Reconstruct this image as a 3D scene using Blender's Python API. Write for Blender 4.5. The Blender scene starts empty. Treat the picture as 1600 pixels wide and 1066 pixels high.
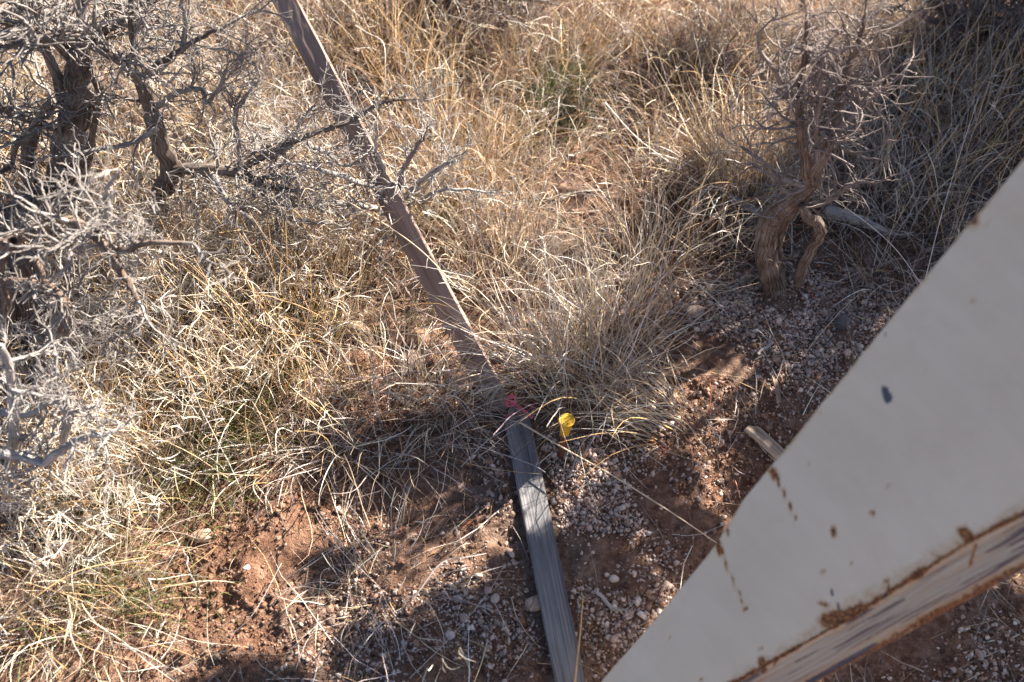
import bpy, bmesh, math
import numpy as np

# ------------------------------------------------------------------ camera, light, exposure
scene = bpy.context.scene
COL = scene.collection
rng = np.random.default_rng(7)

PITCH = math.radians(55.0)
CAM_H = 1.5
FPX = 1555.0
cam_d = bpy.data.cameras.new("camera")
cam = bpy.data.objects.new("camera", cam_d)
COL.objects.link(cam)
cam.location = (0, 0, CAM_H)
cam.rotation_euler = (math.pi / 2 - PITCH, 0, 0)
cam_d.sensor_width = 36.0
cam_d.lens = 36.0 * FPX / 1600.0
cam_d.clip_start = 0.02
cam_d.clip_end = 3000
cam_d.dof.use_dof = True
cam_d.dof.focus_distance = 1.72
cam_d.dof.aperture_fstop = 3.0
scene.camera = cam

SUN_AZ = math.radians(50.0)      # measured from +Y towards +X
SUN_EL = math.radians(37.0)
SUN = np.array([math.sin(SUN_AZ) * math.cos(SUN_EL), math.cos(SUN_AZ) * math.cos(SUN_EL), math.sin(SUN_EL)])
world = bpy.data.worlds.new("World")
scene.world = world
world.use_nodes = True
wn = world.node_tree.nodes
wn.clear()
sky = wn.new("ShaderNodeTexSky")
sky.sky_type = 'NISHITA'
sky.sun_disc = False
sky.sun_elevation = SUN_EL
sky.sun_rotation = SUN_AZ
sky.dust_density = 0.6
sky.ozone_density = 1.6
sky.air_density = 0.75
bg = wn.new("ShaderNodeBackground")
bg.inputs["Strength"].default_value = 0.05
wo = wn.new("ShaderNodeOutputWorld")
world.node_tree.links.new(sky.outputs[0], bg.inputs[0])
world.node_tree.links.new(bg.outputs[0], wo.inputs[0])

sun_d = bpy.data.lights.new("sun", 'SUN')
sun_d.energy = 5.0
sun_d.angle = math.radians(0.5)
sun_d.color = (1.0, 0.92, 0.81)
sun = bpy.data.objects.new("sun", sun_d)
COL.objects.link(sun)
sun.rotation_euler = (math.pi / 2 - SUN_EL, 0, math.pi - SUN_AZ)
sun.location = tuple(SUN * 20)

scene.view_settings.view_transform = 'Standard'
scene.view_settings.look = 'None'
scene.view_settings.gamma = 1
scene.view_settings.exposure = 2.14
scene.view_settings.use_curve_mapping = False
scene.cycles.max_bounces = 6
scene.cycles.diffuse_bounces = 2
scene.cycles.transmission_bounces = 4

# ------------------------------------------------------------------ pixel -> place helpers
RT = np.array([1.0, 0, 0])
UP = np.array([0, math.sin(PITCH), math.cos(PITCH)])
FW = np.array([0, math.cos(PITCH), -math.sin(PITCH)])
CP = np.array([0, 0, CAM_H])


def ray(px, py):
    return (px - 800) / FPX * RT - (py - 533) / FPX * UP + FW


def G(px, py, z=0.0):
    r = ray(px, py)
    return CP + r * (z - CAM_H) / r[2]


def D(px, py, depth):
    return CP + ray(px, py) * depth


def V(px, py, y):
    r = ray(px, py)
    return CP + r * y / r[1]


def to_px(P):
    d = P - CP
    w = d @ FW
    w = np.where(w < 0.05, 0.05, w)
    return 800 + FPX * (d @ RT) / w, 533 - FPX * (d @ UP) / w


# ------------------------------------------------------------------ noise
def _h(ix, iy, s):
    n = (ix.astype(np.int64) * 374761393 + iy.astype(np.int64) * 668265263 + s * 1442695041) & 0xFFFFFFFF
    n = ((n ^ (n >> 13)) * 1274126177) & 0xFFFFFFFF
    n = (n ^ (n >> 16)) & 0xFFFFFFFF
    return n / 4294967295.0


def vnoise(x, y, s=0):
    ix, iy = np.floor(x), np.floor(y)
    fx, fy = x - ix, y - iy
    fx = fx * fx * (3 - 2 * fx)
    fy = fy * fy * (3 - 2 * fy)
    a = _h(ix, iy, s); b = _h(ix + 1, iy, s); c = _h(ix, iy + 1, s); d = _h(ix + 1, iy + 1, s)
    return (a * (1 - fx) + b * fx) * (1 - fy) + (c * (1 - fx) + d * fx) * fy - 0.5


def fbm(x, y, octv=4, s=0, gain=0.5):
    t = 0; a = 1.0
    for k in range(octv):
        t = t + a * vnoise(x * 2 ** k + 17.3 * k, y * 2 ** k - 9.1 * k, s + k)
        a *= gain
    return t


def gh(x, y):
    """ground height (broad relief the plants stand on)"""
    x = np.asarray(x, float); y = np.asarray(y, float)
    h = 0.045 * fbm(x * 1.9 + 3, y * 1.9, 3, 5)
    fade = np.clip(np.hypot(x, y - 1.2) / 3.0, 0, 1)
    h = h + 0.25 * fade * fbm(x * 0.25, y * 0.25, 3, 9)
    # trodden hollow under the grey board
    return h * np.clip(np.abs(x - 0.05) * 3, 0.15, 1)


def gfull(x, y):
    """ground with its crumbly surface"""
    x = np.asarray(x, float); y = np.asarray(y, float)
    near = np.exp(-np.maximum(np.maximum(np.abs(x) - 1.4, np.abs(y - 1.3) - 1.1), 0) * 1.5)
    clod = np.clip(fbm(x * 26, y * 26, 3, 21) + 0.05, -0.25, 1)
    return gh(x, y) + near * (0.018 * clod + 0.012 * np.abs(fbm(x * 70, y * 70, 2, 33)) + 0.02 * fbm(x * 8, y * 8, 2, 3) - 0.006)


def gp(px, py, dz=0.0):
    P = G(px, py)
    z = float(gh(P[0], P[1]))
    P = G(px, py, z)
    P[2] = float(gh(P[0], P[1])) + dz
    return P


# ------------------------------------------------------------------ mesh helpers
def new_mesh(name, verts, faces, mat=None, col=None, uvw=None, smooth=True):
    """faces: (N,3) or (N,4) int array, or list of such arrays"""
    me = bpy.data.meshes.new(name)
    verts = np.asarray(verts, np.float32)
    fl = faces if isinstance(faces, list) else [faces]
    fl = [np.asarray(f, np.int32) for f in fl if len(f)]
    me.vertices.add(len(verts))
    me.vertices.foreach_set("co", verts.ravel())
    nl = sum(f.size for f in fl); nf = sum(len(f) for f in fl)
    me.loops.add(nl)
    me.polygons.add(nf)
    me.loops.foreach_set("vertex_index", np.concatenate([f.ravel() for f in fl]))
    tot = np.concatenate([np.full(len(f), f.shape[1], np.int32) for f in fl])
    st = np.concatenate([[0], np.cumsum(tot)[:-1]]).astype(np.int32)
    me.polygons.foreach_set("loop_start", st)
    me.update(calc_edges=True)
    if smooth:
        me.polygons.foreach_set("use_smooth", np.ones(nf, bool))
    if col is not None:
        a = me.attributes.new("col", 'FLOAT_COLOR', 'POINT')
        c = np.ones((len(verts), 4), np.float32)
        c[:, :3] = col
        a.data.foreach_set("color", c.ravel())
    if uvw is not None:
        a = me.attributes.new("fibre", 'FLOAT_VECTOR', 'POINT')
        a.data.foreach_set("vector", np.asarray(uvw, np.float32).ravel())
    if mat:
        me.materials.append(mat)
    return me


def link(name, me, parent=None, loc=None):
    o = bpy.data.objects.new(name, me)
    COL.objects.link(o)
    if parent:
        o.parent = parent
    if loc is not None:
        o.location = tuple(float(v) for v in loc)
    return o


def tag(o, label=None, cat=None, group=None, kind=None):
    if label: o["label"] = label
    if cat: o["category"] = cat
    if group: o["group"] = group
    if kind: o["kind"] = kind
    return o


def norm(v):
    return v / np.maximum(np.linalg.norm(v, axis=-1, keepdims=True), 1e-9)


def ribbons(P, Wd, side=None, fold=0.0):
    """P (N,K,3), Wd (N,K) -> verts, quads. Narrow blades; fold > 0 gives a V section of 3 points."""
    N, K, _ = P.shape
    T = np.empty_like(P)
    T[:, 1:-1] = P[:, 2:] - P[:, :-2]
    T[:, 0] = P[:, 1] - P[:, 0]
    T[:, -1] = P[:, -1] - P[:, -2]
    T = norm(T)
    if side is None:
        side = rng.normal(size=(N, 3))
    s = norm(np.cross(T, side[:, None, :] + 0 * T))
    for k in range(1, K):                # keep the side vector from flipping
        f = np.sign((s[:, k] * s[:, k - 1]).sum(-1, keepdims=True)); f[f == 0] = 1
        s[:, k] *= f
    s = norm(s)
    if fold:
        n = np.cross(s, T)
        vv = np.stack([P - s * Wd[..., None] / 2, P + n * (Wd[..., None] * fold), P + s * Wd[..., None] / 2], 2)
        m = 3
    else:
        vv = np.stack([P - s * Wd[..., None] / 2, P + s * Wd[..., None] / 2], 2)
        m = 2
    verts = vv.reshape(-1, 3)
    base = (np.arange(N)[:, None] * K + np.arange(K - 1)[None]) * m
    qs = []
    for j in range(m - 1):
        qs.append(np.stack([base + j, base + j + 1, base + m + j + 1, base + m + j], -1).reshape(-1, 4))
    return verts, np.concatenate(qs), m


def tubes(P, Rr, sides=3, flute=None, tip=True):
    """P (N,K,3), Rr (N,K). flute(s, a) optional radius multiplier. -> verts, quads, fibre"""
    N, K, _ = P.shape
    T = np.empty_like(P)
    T[:, 1:-1] = P[:, 2:] - P[:, :-2]
    T[:, 0] = P[:, 1] - P[:, 0]
    T[:, -1] = P[:, -1] - P[:, -2]
    T = norm(T)
    a = norm(np.cross(T[:, 0], np.array([0.3, -0.8, 0.45])))
    A = np.empty_like(P)
    A[:, 0] = a
    for k in range(1, K):
        v = A[:, k - 1] - T[:, k] * (A[:, k - 1] * T[:, k]).sum(-1, keepdims=True)
        A[:, k] = norm(v)
    B = np.cross(T, A)
    ang = np.arange(sides) / sides * 2 * math.pi
    seg = np.concatenate([np.zeros((N, 1)), np.cumsum(np.linalg.norm(np.diff(P, axis=1), axis=-1), 1)], 1)
    rad = Rr[..., None] * np.ones(sides)
    if flute is not None:
        rad = rad * flute(seg[..., None], ang)
    vv = P[:, :, None] + rad[..., None] * (np.cos(ang)[:, None] * A[:, :, None] + np.sin(ang)[:, None] * B[:, :, None])
    verts = vv.reshape(-1, 3)
    fib = np.stack([seg[..., None] + 0 * rad + rng.random((N, 1, 1)) * 5, np.cos(ang) * Rr.mean() + 0 * rad, np.sin(ang) * Rr.mean() + 0 * rad], -1).reshape(-1, 3)
    base = (np.arange(N)[:, None] * K + np.arange(K - 1)[None]) * sides
    qs = []
    for j in range(sides):
        j2 = (j + 1) % sides
        qs.append(np.stack([base + j, base + j2, base + sides + j2, base + sides + j], -1).reshape(-1, 4))
    if sides == 3 or not tip:
        return verts, [np.concatenate(qs)], fib
    cap = ((np.arange(N) * K + K - 1) * sides)
    c = np.stack([cap + j for j in range(sides)], -1)
    return verts, [np.concatenate(qs), c], fib


def catmull(pts, n):
    pts = np.asarray(pts, float)
    p = np.vstack([2 * pts[0] - pts[1], pts, 2 * pts[-1] - pts[-2]])
    t = np.linspace(0, len(pts) - 1 - 1e-6, n)
    i = t.astype(int); f = (t - i)[:, None]
    a, b, c, d = p[i], p[i + 1], p[i + 2], p[i + 3]
    return 0.5 * ((2 * b) + (-a + c) * f + (2 * a - 5 * b + 4 * c - d) * f * f + (-a + 3 * b - 3 * c + d) * f ** 3)


def rotate(v, ax, ang):
    c, s = np.cos(ang)[..., None], np.sin(ang)[..., None]
    return v * c + np.cross(ax, v) * s + ax * (ax * v).sum(-1, keepdims=True) * (1 - c)


def blade_paths(p0, d0, L, K, droop, curl, curl_tip=1.0, wob=0.08):
    """p0,d0 (N,3), L (N,), droop (N,), curl (N,) total radians"""
    N = len(p0)
    P = np.empty((N, K, 3)); P[:, 0] = p0
    d = norm(d0)
    ax = norm(rng.normal(size=(N, 3)))
    st = (L / (K - 1))[:, None]
    w = np.linspace(0.3, 1, K - 1) ** curl_tip
    w /= w.sum()
    for k in range(K - 1):
        P[:, k + 1] = P[:, k] + d * st
        d = rotate(d, ax, curl * w[k])
        d = d + np.array([0, 0, -1.0]) * (droop * w[k])[:, None] + rng.normal(size=(N, 3)) * wob
        d = norm(d)
    # stay above the ground
    g = gh(P[..., 0], P[..., 1]) + 0.002
    lift = np.maximum(g - P[..., 2], 0)
    lift[:, 0] = 0
    P[..., 2] += lift
    return P


PAL = np.array([
    [.58, .385, .19],   # 0 gold straw
    [.68, .525, .36],   # 1 pale straw
    [.78, .70, .60],   # 2 bleached
    [.40, .355, .33],   # 3 grey
    [.22, .135, .095],   # 4 brown
    [.055, .036, .028],   # 5 dark brown, deepened to put shade into the gaps
    [.42, .10, .03],   # 6 rust
    [.13, .165, .045],  # 7 green
    [.48, .40, .34],   # 8 pinkish grey
])


def colours(N, weights):
    w = np.array(weights, float); w /= w.sum()
    i = rng.choice(len(w), N, p=w)
    c = PAL[i] * (1 + rng.normal(size=(N, 1)) * 0.14) * (1 + rng.normal(size=(N, 3)) * 0.03)
    return np.clip(c, 0.01, 0.85)


def blade_mesh(name, P, width, col, mat, taper=0.75, fold=0.0):
    N, K, _ = P.shape
    t = np.linspace(0, 1, K)
    Wd = width[:, None] * (1 - taper * t ** 1.6)[None]
    v, q, m = ribbons(P, Wd, fold=fold)
    c = np.repeat(np.repeat(col[:, None], K, 1)[:, :, None], m, 2).reshape(-1, 3)
    return new_mesh(name, v, q, mat, c)


# ------------------------------------------------------------------ materials
def mat_new(name):
    m = bpy.data.materials.new(name)
    m.use_nodes = True
    nt = m.node_tree
    b = nt.nodes["Principled BSDF"]
    b.inputs["Roughness"].default_value = 0.85
    b.inputs["Specular IOR Level"].default_value = 0.25
    return m, nt, b


def N_(nt, t, **kw):
    n = nt.nodes.new(t)
    for k, v in kw.items():
        if hasattr(n, k):
            setattr(n, k, v)
        else:
            n.inputs[k].default_value = v
    return n


def ramp(nt, fac, stops):
    r = nt.nodes.new("ShaderNodeValToRGB")
    e = r.color_ramp.elements
    while len(e) > 1: e.remove(e[-1])
    e[0].position = stops[0][0]; e[0].color = (*stops[0][1], 1)
    for p, c in stops[1:]:
        x = e.new(p); x.color = (*c, 1)
    nt.links.new(fac, r.inputs[0])
    return r


def noise(nt, vec, scale, detail=4, rough=0.6):
    n = N_(nt, "ShaderNodeTexNoise")
    n.inputs["Scale"].default_value = scale
    n.inputs["Detail"].default_value = detail
    n.inputs["Roughness"].default_value = rough
    if vec is not None: nt.links.new(vec, n.inputs["Vector"])
    return n


def mix(nt, fac, a, b, mode='MIX'):
    m = nt.nodes.new("ShaderNodeMix")
    m.data_type = 'RGBA'; m.blend_type = mode
    for sock, v in ((m.inputs[0], fac), (m.inputs[6], a), (m.inputs[7], b)):
        if hasattr(v, 'links'): nt.links.new(v, sock)
        else: sock.default_value = v if isinstance(v, (int, float)) else (*v, 1)
    return m.outputs[2]


def math_(nt, op, a, b=0.0, c=None):
    m = nt.nodes.new("ShaderNodeMath"); m.operation = op
    for i, v in enumerate((a, b) if c is None else (a, b, c)):
        if hasattr(v, 'links'): nt.links.new(v, m.inputs[i])
        else: m.inputs[i].default_value = v
    return m.outputs[0]


def bump(nt, b, h, strength, dist):
    bp = N_(nt, "ShaderNodeBump")
    bp.inputs["Strength"].default_value = strength
    bp.inputs["Distance"].default_value = dist
    nt.links.new(h, bp.inputs["Height"])
    nt.links.new(bp.outputs[0], b.inputs["Normal"])


def blade_material(name, translucent=0.25, rough=0.6):
    m, nt, b = mat_new(name)
    at = N_(nt, "ShaderNodeAttribute", attribute_name="col")
    tc = N_(nt, "ShaderNodeTexCoord")
    n = noise(nt, tc.outputs["Object"], 90, 3)
    c = mix(nt, 1.0, at.outputs["Color"], ramp(nt, n.outputs[0], [(0.3, (.72, .70, .68)), (0.7, (1.12, 1.12, 1.12))]).outputs[0], 'MULTIPLY')
    nt.links.new(c, b.inputs["Base Color"])
    b.inputs["Roughness"].default_value = rough
    b.inputs["Specular IOR Level"].default_value = 0.5
    tr = N_(nt, "ShaderNodeBsdfTranslucent")
    nt.links.new(c, tr.inputs[0])
    ms = N_(nt, "ShaderNodeMixShader"); ms.inputs[0].default_value = translucent
    nt.links.new(b.outputs[0], ms.inputs[1]); nt.links.new(tr.outputs[0], ms.inputs[2])
    nt.links.new(ms.outputs[0], nt.nodes["Material Output"].inputs[0])
    return m


M_STRAW = blade_material("dry_straw", 0.12, 0.42)
M_GREEN = blade_material("green_blade", 0.3, 0.5)


def fibre_material(name, c_dark, c_mid, c_light, scale=1.0, rough=0.85, bstr=0.9, orange=0.0):
    """weathered fibrous wood or bark: streaks run along the limb"""
    m, nt, b = mat_new(name)
    at = N_(nt, "ShaderNodeAttribute", attribute_name="fibre")
    mp = N_(nt, "ShaderNodeMapping")
    mp.inputs["Scale"].default_value = (22 * scale, 620 * scale, 620 * scale)
    nt.links.new(at.outputs["Vector"], mp.inputs[0])
    n = noise(nt, mp.outputs[0], 1.0, 5, 0.65)
    tc = N_(nt, "ShaderNodeTexCoord")
    n2 = noise(nt, tc.outputs["Object"], 26, 4)
    f = math_(nt, 'ADD', math_(nt, 'MULTIPLY', n.outputs[0], 0.75), math_(nt, 'MULTIPLY', n2.outputs[0], 0.35))
    r = ramp(nt, f, [(0.36, c_dark), (0.52, c_mid), (0.68, c_light)])
    c = r.outputs[0]
    if orange:
        n3 = noise(nt, tc.outputs["Object"], 70, 2)
        msk = ramp(nt, n3.outputs[0], [(0.66, (0, 0, 0)), (0.70, (1, 1, 1))])
        c = mix(nt, math_(nt, 'MULTIPLY', msk.outputs[0], orange), c, (.33, .10, .03))
    nt.links.new(c, b.inputs["Base Color"])
    b.inputs["Roughness"].default_value = rough
    bump(nt, b, n.outputs[0], bstr, 0.004)
    return m


M_BARK = fibre_material("sagebrush_bark", (.018, .012, .009), (.12, .088, .07), (.34, .29, .255), 1.0, orange=0.5)
M_BARK2 = fibre_material("reddish_stringy_bark", (.015, .010, .007), (.15, .095, .068), (.36, .285, .23), 1.0)
M_TWIG = fibre_material("grey_twig", (.09, .075, .07), (.28, .25, .23), (.54, .50, .46), 1.2, bstr=0.4)
M_TWIG3 = fibre_material("dark_grey_twig", (.06, .05, .045), (.20, .175, .16), (.44, .40, .365), 1.2, bstr=0.4)
M_TWIG2 = fibre_material("brown_grey_twig", (.07, .055, .05), (.19, .15, .135), (.34, .29, .265), 1.2, bstr=0.4)


def wood_material(name, dark, mid, light, along=(6, 260, 260), knots=True):
    m, nt, b = mat_new(name)
    tc = N_(nt, "ShaderNodeTexCoord")
    mp = N_(nt, "ShaderNodeMapping"); mp.inputs["Scale"].default_value = along
    nt.links.new(tc.outputs["Object"], mp.inputs[0])
    n = noise(nt, mp.outputs[0], 1.0, 4, 0.6)
    mp2 = N_(nt, "ShaderNodeMapping"); mp2.inputs["Scale"].default_value = (3.5, 40, 40)
    nt.links.new(tc.outputs["Object"], mp2.inputs[0])
    n2 = noise(nt, mp2.outputs[0], 1.0, 5, 0.6)
    n3 = noise(nt, tc.outputs["Object"], 9, 4, 0.6)
    f = math_(nt, 'ADD', math_(nt, 'MULTIPLY', n.outputs[0], 0.62), math_(nt, 'MULTIPLY', n2.outputs[0], 0.42))
    c = ramp(nt, f, [(0.36, dark), (0.50, mid), (0.66, light)]).outputs[0]
    c = mix(nt, 0.55, c, ramp(nt, n3.outputs[0], [(0.3, (.62, .58, .56)), (0.7, (1.15, 1.12, 1.1))]).outputs[0], 'MULTIPLY')
    nt.links.new(c, b.inputs["Base Color"])
    bump(nt, b, f, 0.9, 0.0015)
    return m


M_LATH_GREY = wood_material("weathered_grey_lath", (.045, .045, .048), (.135, .135, .14), (.235, .225, .22), along=(5, 520, 520))
M_LATH_BROWN = wood_material("brown_lath", (.13, .088, .07), (.245, .172, .142), (.34, .25, .21), along=(4, 120, 120))
M_CHIP = wood_material("split_wood", (.10, .065, .045), (.30, .22, .165), (.50, .41, .33))

# soil
M_SOIL, nt, b = mat_new("red_desert_soil")
tc = N_(nt, "ShaderNodeTexCoord")
na = noise(nt, tc.outputs["Object"], 2.3, 4)
nb = noise(nt, tc.outputs["Object"], 60, 5, 0.7)
nc_ = noise(nt, tc.outputs["Object"], 340, 3, 0.7)
c1 = ramp(nt, nb.outputs[0], [(0.3, (.085, .042, .026)), (0.5, (.20, .103, .063)), (0.7, (.33, .195, .13))]).outputs[0]
c2 = ramp(nt, nb.outputs[0], [(0.3, (.09, .055, .04)), (0.5, (.19, .125, .092)), (0.7, (.33, .24, .19))]).outputs[0]
fa = ramp(nt, na.outputs[0], [(0.42, (0, 0, 0)), (0.58, (1, 1, 1))]).outputs[0]
cc = mix(nt, fa, c1, c2)
cc = mix(nt, 0.6, cc, ramp(nt, nc_.outputs[0], [(0.3, (.6, .6, .6)), (0.7, (1.3, 1.27, 1.25))]).outputs[0], 'MULTIPLY')
nt.links.new(cc, b.inputs["Base Color"])
b.inputs["Roughness"].default_value = 0.95
bump(nt, b, math_(nt, 'ADD', nb.outputs[0], math_(nt, 'MULTIPLY', nc_.outputs[0], 0.5)), 1.0, 0.008)


def stone_material(name, attr=True, base=(.5, .4, .34)):
    m, nt, b = mat_new(name)
    tc = N_(nt, "ShaderNodeTexCoord")
    n = noise(nt, tc.outputs["Object"], 220, 4, 0.7)
    if attr:
        src = N_(nt, "ShaderNodeAttribute", attribute_name="col").outputs["Color"]
    else:
        oi = N_(nt, "ShaderNodeObjectInfo")
        src = ramp(nt, oi.outputs["Random"], [(0.0, tuple(x * .55 for x in base)), (0.25, tuple(x * .85 for x in base)), (0.6, base), (1.0, (base[0] * 1.2, base[1] * 1.25, base[2] * 1.3))]).outputs[0]
    c = mix(nt, 0.8, src, ramp(nt, n.outputs[0], [(0.3, (.62, .56, .52)), (0.7, (1.15, 1.12, 1.1))]).outputs[0], 'MULTIPLY')
    nt.links.new(c, b.inputs["Base Color"])
    b.inputs["Roughness"].default_value = 0.9
    bump(nt, b, n.outputs[0], 0.7, 0.002)
    return m


M_GRAVEL = stone_material("pale_pink_gravel")
M_PEBBLE = stone_material("pale_pink_pebble", False, (.50, .385, .32))


def plain(name, col, rough=0.6, var=0.25, scale=60, spec=0.3):
    m, nt, b = mat_new(name)
    tc = N_(nt, "ShaderNodeTexCoord")
    n = noise(nt, tc.outputs["Object"], scale, 4, 0.65)
    lo = tuple(x * (1 - var) for x in col); hi = tuple(min(1, x * (1 + var)) for x in col)
    nt.links.new(ramp(nt, n.outputs[0], [(0.3, lo), (0.7, hi)]).outputs[0], b.inputs["Base Color"])
    b.inputs["Roughness"].default_value = rough
    b.inputs["Specular IOR Level"].default_value = spec
    bump(nt, b, n.outputs[0], 0.25, 0.001)
    return m


M_CAP = plain("yellow_plastic", (.66, .36, .025), 0.6, 0.25, 160, 0.35)
M_REBAR = plain("rusty_steel", (.16, .062, .03), 0.85, 0.5, 200)
M_TAPE = plain("faded_pink_tape", (.52, .09, .12), 0.45, 0.25, 60, 0.5)
M_LEAF = blade_material("shade_juniper_leaf", 0.15, 0.6)

# painted metal: base paint, rust field, scuff field, both carried by the mesh
M_PAINT, nt, b = mat_new("white_paint_over_rusting_steel")
at = N_(nt, "ShaderNodeAttribute", attribute_name="col")
sep = N_(nt, "ShaderNodeSeparateColor"); nt.links.new(at.outputs["Color"], sep.inputs[0])
tc = N_(nt, "ShaderNodeTexCoord")
n1 = noise(nt, tc.outputs["Object"], 130, 6, 0.7)
n2 = noise(nt, tc.outputs["Object"], 6, 3, 0.5)
n3 = noise(nt, tc.outputs["Object"], 380, 3, 0.6)
mp = N_(nt, "ShaderNodeMapping"); mp.inputs["Scale"].default_value = (55, 9, 14)
mp.inputs["Rotation"].default_value = (0, 0, -0.35)
fb_ = N_(nt, "ShaderNodeAttribute", attribute_name="fibre")
mp.inputs["Rotation"].default_value = (0, 0, 0)
mp.inputs["Scale"].default_value = (7, 150, 1)
nt.links.new(fb_.outputs["Vector"], mp.inputs[0])
mp5 = N_(nt, "ShaderNodeMapping"); mp5.inputs["Scale"].default_value = (28, 3, 1)
nt.links.new(fb_.outputs["Vector"], mp5.inputs[0])
n5 = noise(nt, mp5.outputs[0], 1.0, 5, 0.6)
n6 = noise(nt, tc.outputs["Object"], 700, 2, 0.6)
n7 = noise(nt, tc.outputs["Object"], 16, 5, 0.7)
n4 = noise(nt, mp.outputs[0], 1.0, 5, 0.65)
paint = ramp(nt, n2.outputs[0], [(0.3, (.68, .545, .385)), (0.7, (.74, .60, .44))]).outputs[0]
paint = mix(nt, 1.0, paint, ramp(nt, n5.outputs[0], [(0.3, (.955, .94, .92)), (0.6, (1.0, 1.0, 1.0))]).outputs[0], "MULTIPLY")
paint = mix(nt, ramp(nt, n7.outputs[0], [(0.5, (0, 0, 0)), (0.75, (.35, .35, .35))]).outputs[0], paint, (.56, .42, .30))
paint = mix(nt, ramp(nt, n6.outputs[0], [(0.70, (0, 0, 0)), (0.76, (.6, .6, .6))]).outputs[0], paint, (.30, .22, .17))
flange = ramp(nt, n4.outputs[0], [(0.30, (.17, .15, .125)), (0.42, (.27, .245, .20)), (0.52, (.37, .335, .27)), (0.66, (.47, .415, .33))]).outputs[0]
paint = mix(nt, sep.outputs[2], paint, flange)
rustf = math_(nt, 'ADD', sep.outputs[0], math_(nt, 'MULTIPLY', math_(nt, 'SUBTRACT', n1.outputs[0], 0.5), 1.3))
stain = ramp(nt, rustf, [(0.10, (0, 0, 0)), (0.60, (1, 1, 1))]).outputs[0]
hard = ramp(nt, rustf, [(0.54, (0, 0, 0)), (0.70, (1, 1, 1))]).outputs[0]
gate = ramp(nt, sep.outputs[0], [(0.05, (0, 0, 0)), (0.25, (1, 1, 1))]).outputs[0]
rustcol = ramp(nt, n3.outputs[0], [(0.33, (.03, .014, .010)), (0.48, (.15, .056, .022)), (0.62, (.46, .19, .065))]).outputs[0]
c = mix(nt, math_(nt, 'MULTIPLY', stain, math_(nt, 'MULTIPLY', gate, 0.75)), paint, (.47, .26, .11))
c = mix(nt, math_(nt, 'MULTIPLY', hard, gate), c, rustcol)
sc_ = ramp(nt, math_(nt, 'ADD', sep.outputs[1], math_(nt, 'MULTIPLY', math_(nt, 'SUBTRACT', n3.outputs[0], 0.5), 0.6)), [(0.48, (0, 0, 0)), (0.55, (1, 1, 1))]).outputs[0]
c = mix(nt, sc_, c, (.075, .07, .085))
nt.links.new(c, b.inputs["Base Color"])
b.inputs["Specular IOR Level"].default_value = 0.4
rr = ramp(nt, hard, [(0, (.42, .42, .42)), (1, (.9, .9, .9))]).outputs[0]
nt.links.new(rr, b.inputs["Roughness"])
bump(nt, b, math_(nt, 'MULTIPLY', hard, n3.outputs[0]), 0.5, 0.002)

# ------------------------------------------------------------------ ground (one sheet to the horizon)
def axis(lo, hi, step, far):
    inner = np.arange(lo, hi, step)
    out = [hi]; s = step
    while out[-1] < far:
        s *= 1.35; out.append(out[-1] + s)
    inn = [lo]; s = step
    while inn[-1] > -far:
        s *= 1.35; inn.append(inn[-1] - s)
    return np.concatenate([inn[:0:-1], inner, out])


ax_ = axis(-1.35, 1.35, 0.0062, 1500)
ay_ = axis(0.30, 2.30, 0.0062, 1500)
X, Y = np.meshgrid(ax_, ay_)
Z = gfull(X, Y)
nx, ny = len(ax_), len(ay_)
idx = np.arange(nx * ny).reshape(ny, nx)
q = np.stack([idx[:-1, :-1], idx[:-1, 1:], idx[1:, 1:], idx[1:, :-1]], -1).reshape(-1, 4)
ground = link("ground", new_mesh("ground", np.stack([X, Y, Z], -1).reshape(-1, 3), q, M_SOIL))
tag(ground, "red sandy desert soil, crumbly between the plants", kind="structure")

# ------------------------------------------------------------------ density fields over the photographed ground
def blobs(px, py, L):
    t = np.zeros_like(px)
    for (x, y, rx, ry, w) in L:
        t = t + w * np.exp(-(((px - x) / rx) ** 2 + ((py - y) / ry) ** 2))
    return t


def board_clear(px, py):
    """how free the ground is of roots just in front of the two boards"""
    o1 = px - (446 + (py) * (783 - 446) / 640.0)
    a = ((o1 > -50) & (o1 < 22) & (py < 690))
    o2 = px - (803 + (py - 640) * 0.2)
    b_ = ((o2 > -34) & (o2 < 36) & (py > 630))
    return np.where(b_, 0.15, np.where(a, np.where(py > 360, .45, .8), 1.0))


def scatter(n, dens, lo=(-1.75, 0.25), hi=(1.75, 2.9), outside=0.35):
    out = []
    got = 0
    while got < n:
        p = np.stack([rng.uniform(lo[0], hi[0], 20000), rng.uniform(lo[1], hi[1], 20000)], -1)
        P3 = np.concatenate([p, np.zeros((len(p), 1))], 1)
        px, py = to_px(P3)
        d = dens(px, py)
        inside = (px > -60) & (px < 1660) & (py > -60) & (py < 1130)
        d = np.where(inside, d, outside * np.clip(d, 0.2, 1))
        d = d * board_clear(px, py)
        # clumpy
        d = d * np.clip(1 + 3.2 * fbm(p[:, 0] * 8, p[:, 1] * 8, 3, 77), 0.04, 2.5)
        k = p[rng.random(len(p)) < d]
        out.append(k); got += len(k)
    return np.concatenate(out)[:n]


def on_soil(p, dz=0.0):
    return np.concatenate([p, (gfull(p[:, 0], p[:, 1]) + dz)[:, None]], 1)


def on_ground(p, dz=0.0):
    return np.concatenate([p, (gh(p[:, 0], p[:, 1]) + dz)[:, None]], 1)


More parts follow.
